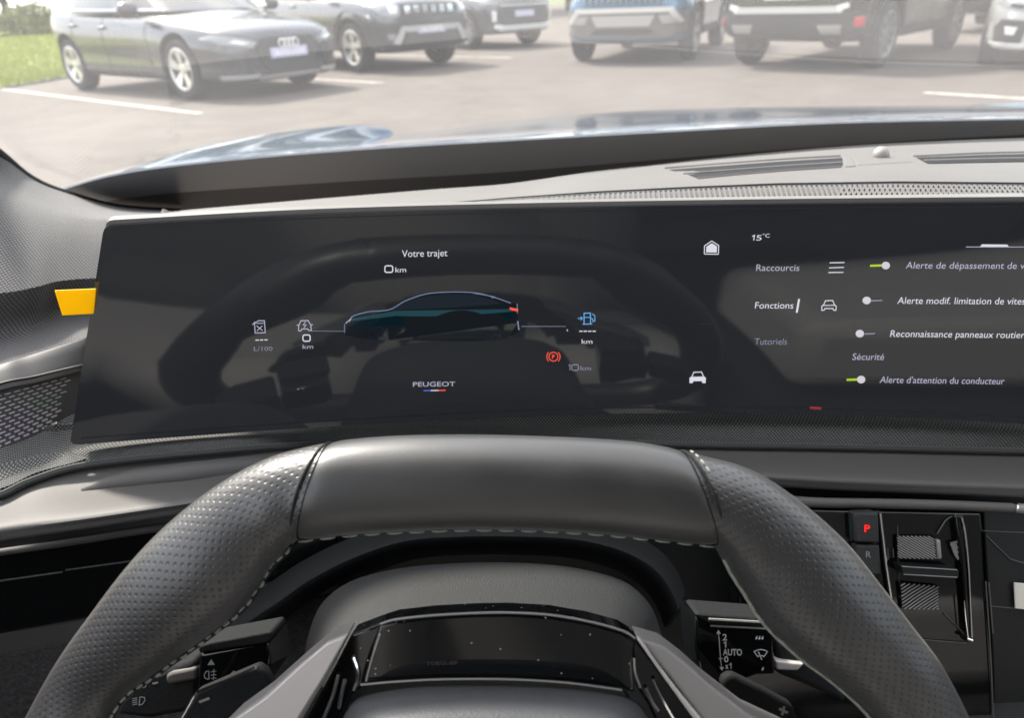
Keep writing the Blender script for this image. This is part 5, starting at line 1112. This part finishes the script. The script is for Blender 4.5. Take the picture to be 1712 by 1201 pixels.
bl.patch('plate_recess', 'front', [(-.46, .64), (.46, .64), (.38, .50), (-.38, .50)], pbr('bare_recess', (.36, .34, .33), .6), .032, 3); bl.both('corner_panel', 'front', [(.50, .64), (.68, .64), (.78, .54), (.56, .53)], pbr('corner_grey', (.30, .285, .27), .6), .03, 3); bl.patch('lower_grille', 'front', [(-.40, .47), (.40, .47), (.48, .40), (-.48, .40)], black, .03, 3)
bl.arches(wb, r, .09, black); bl.both('sill', 'side', [(-.92, .44), (.92, .44), (.92, .28), (-.92, .28)], black, .02); bl.mirrors(.6, .93, 1.14, black); bl.handles([(-.3, .95), (-1.15, .97)], p_)
# 5 dark bronze SUV, tail to the viewer
wb, tr, r = 2.78, 1.63, .37; hd_ = radians(45); p_ = paintm('bronze_black_paint', (.035, .034, .031), .4)
rc = ground(1254, 105); cc = pos(rc, hd_, -wb / 2, tr / 2)
br_ = Car('dark bronze SUV seen from behind with silver bumper strip and red reflectors', cc, hd_, wb, tr, r, p_, [(2.25, .60, .36, .86), (2.2, .78, .30, .92), (1.9, .92, .27, .99), (1.3, .94, .27, 1.05), (.75, .94, .28, 1.09), (0, .94, .28, 1.11), (-1.2, .94, .28, 1.13), (-1.8, .93, .30, 1.13), (-2.08, .90, .34, 1.12), (-2.2, .84, .42, 1.08), (-2.24, .72, .48, 1.02), (-2.25, .5, .54, .95)], dict(z0=1.07, z1=1.7, f0=1.0, r0=-2.15, w0=.86, f1=.3, r1=-1.85, w1=.66), wheel_style='ten', rim=dalloy)
br_.patch('bumper', 'rear', [(-.90, .66), (.90, .66), (.90, .46), (.66, .36), (-.66, .36), (-.90, .46)], pbr('bumper_dark', (.035, .036, .038), .55), .02, 4); br_.patch('bumper_strip', 'rear', [(-.68, .715), (.68, .715), (.66, .645), (-.66, .645)], pbr('strip_pale', (.55, .54, .52), .35, metal=.3), .034, 4); br_.both('bumper_strip', 'rear', [(.60, .72), (.72, .75), (.73, .70), (.62, .66)], lamp_in, .036, 2)
br_.both('reflector', 'rear', [(.80, .60), (.87, .60), (.87, .50), (.80, .50)], redlens, .030, 2); br_.both('exhaust_trim', 'rear', [(.40, .52), (.68, .52), (.66, .42), (.44, .42)], skid, .028, 2); br_.both('tail_light', 'rear', [(.40, 1.02), (.84, 1.04), (.84, .93), (.42, .93)], redlens, .02, 3)
br_.plate('rear', .86, '', w=.56, h=.14, mat=pbr('blank_plate', (.72, .70, .68), .5), ink=False); br_.arches(wb, r, .09, black); br_.both('sill', 'side', [(-.95, .44), (.95, .44), (.95, .28), (-.95, .28)], black, .02); br_.mirrors(.65, .94, 1.16, black); br_.handles([(-.3, .98), (-1.2, 1.0)], p_)
# 6 black car further behind it, tail to the viewer
hd_ = radians(48); p_ = paintm('black_paint', (.02, .022, .024), .3); wb, tr, r = 2.65, 1.58, .34
bk = Car('black car further back behind the bronze SUV with red tail lights', pos(ground(1590, 52), hd_, -wb / 2, tr / 2), hd_, wb, tr, r, p_, suv(2.1, .90, .95, 1.04), dict(z0=1.0, z1=1.6, f0=.95, r0=-2.08, w0=.82, f1=.25, r1=-1.7, w1=.6), wheel_style='ten', rim=dalloy)
bk.both('tail_light', 'rear', [(.45, .92), (.82, .94), (.82, .80), (.48, .82)], redlens, .02, 3); bk.patch('bumper', 'rear', [(-.86, .62), (.86, .62), (.86, .44), (-.86, .44)], black, .02, 3); bk.both('reversing_lamp', 'rear', [(.55, .68), (.68, .68), (.66, .62), (.56, .62)], lamp_in, .024, 2); bk.plate('rear', .74, '', w=.52, mat=pbr('plate_dull', (.45, .42, .42), .5), ink=False)
# 7 silver car at the right edge
hd_ = radians(-122); p_ = paintm('silver_paint', (.52, .53, .52), .45); wb, tr, r = 2.6, 1.55, .325
cor = ground(1668, 117); wv = (cor.x - (cos(hd_) * 2.12 - sin(hd_) * -.66), cor.y - (sin(hd_) * 2.12 + cos(hd_) * -.66))
si = Car('silver car entering the right edge with black bumper intake', wv, hd_, wb, tr, r, p_, [(2.12, .50, .27, .66), (2.11, .64, .21, .70), (2.03, .76, .18, .76), (1.84, .85, .17, .83), (1.5, .89, .18, .89), (1.1, .90, .18, .94), (.8, .90, .19, .98), (.2, .90, .19, .98), (-.7, .90, .19, 1.0), (-1.4, .90, .20, 1.02), (-1.8, .87, .25, 1.02), (-2.0, .80, .36, .98), (-2.05, .60, .46, .9)], dict(z0=.95, z1=1.48, f0=1.0, r0=-1.95, w0=.81, f1=.2, r1=-1.5, w1=.58))
si.both('headlight', 'front', [(.44, .64), (.66, .72), (.80, .73), (.82, .66), (.66, .60), (.50, .58)], lampg, .012, 4); si.both('headlight_lamp', 'front', [(.54, .65), (.68, .68), (.70, .64), (.58, .62)], well, .018, 2)
si.both('intake', 'front', [(.48, .50), (.74, .52), (.80, .44), (.78, .28), (.52, .28)], well, .014, 3); si.both('fog_lamp', 'front', [(.58, .44), (.70, .45), (.68, .37), (.60, .36)], lamp_in, .022, 2); si.both('lip', 'front', [(.46, .27), (.82, .29), (.82, .23), (.48, .22)], pbr('pale_lip', (.75, .75, .75), .25), .026, 3)
si.patch('grille', 'front', [(-.42, .56), (.42, .56), (.36, .30), (-.36, .30)], hexg, .012, 4); si.patch('lip', 'front', [(-.46, .25), (.46, .25), (.46, .21), (-.46, .21)], lamp_in, .02, 3); si.mirrors(.66, .89, 1.02, p_)

# ================================================================== LIGHT
SUN_EL, SUN_AZ = radians(47), radians(-42)           # azimuth from straight ahead (+Y), negative = left
sd_ = Vector((sin(SUN_AZ) * cos(SUN_EL), cos(SUN_AZ) * cos(SUN_EL), sin(SUN_EL)))
sun = bpy.data.lights.new('sun', 'SUN'); sun.energy = 3.0; sun.angle = radians(7); sun.color = (1, .93, .84)
so = bpy.data.objects.new('sun', sun); C.objects.link(so); so.rotation_euler = sd_.to_track_quat('Z', 'Y').to_euler()
w = bpy.data.worlds.new('World'); sc.world = w; w.use_nodes = True; t = w.node_tree; bg = t.nodes['Background']
sky = t.nodes.new('ShaderNodeTexSky'); sky.sky_type = 'NISHITA'; sky.sun_disc = False; sky.sun_elevation = SUN_EL; sky.sun_rotation = SUN_AZ; sky.air_density = 1.2; sky.dust_density = 3.0
tc = node(t, 'ShaderNodeTexCoord'); nz = node(t, 'ShaderNodeTexNoise', i_Scale=2.6, i_Detail=7.0, i_Roughness=.6); mp = node(t, 'ShaderNodeMapping'); mp.inputs['Scale'].default_value = (1, 1, 3.0)
L(t, tc.outputs['Generated'], mp.inputs['Vector']); L(t, mp.outputs[0], nz.inputs['Vector'])
rg = node(t, 'ShaderNodeMapRange', interpolation_type='SMOOTHSTEP', i_1=.40, i_2=.62, i_3=.15, i_4=.95); L(t, nz.outputs[0], rg.inputs[0])
mx = node(t, 'ShaderNodeMix', data_type='RGBA'); L(t, rg.outputs[0], mx.inputs['Factor']); L(t, sky.outputs[0], mx.inputs['A']); mx.inputs['B'].default_value = (9.5, 9.3, 9.2, 1)
L(t, mx.outputs['Result'], bg.inputs['Color']); bg.inputs['Strength'].default_value = .13
sc.view_settings.view_transform = 'Standard'; sc.view_settings.look = 'None'; sc.view_settings.exposure = 1.5; sc.view_settings.gamma = 1
sc.render.engine = 'CYCLES'; cy = sc.cycles; cy.use_denoising = True; cy.max_bounces = 8; cy.diffuse_bounces = 4; cy.glossy_bounces = 4; cy.transparent_max_bounces = 12; cy.sample_clamp_indirect = 6; cy.caustics_reflective = False; cy.caustics_refractive = False
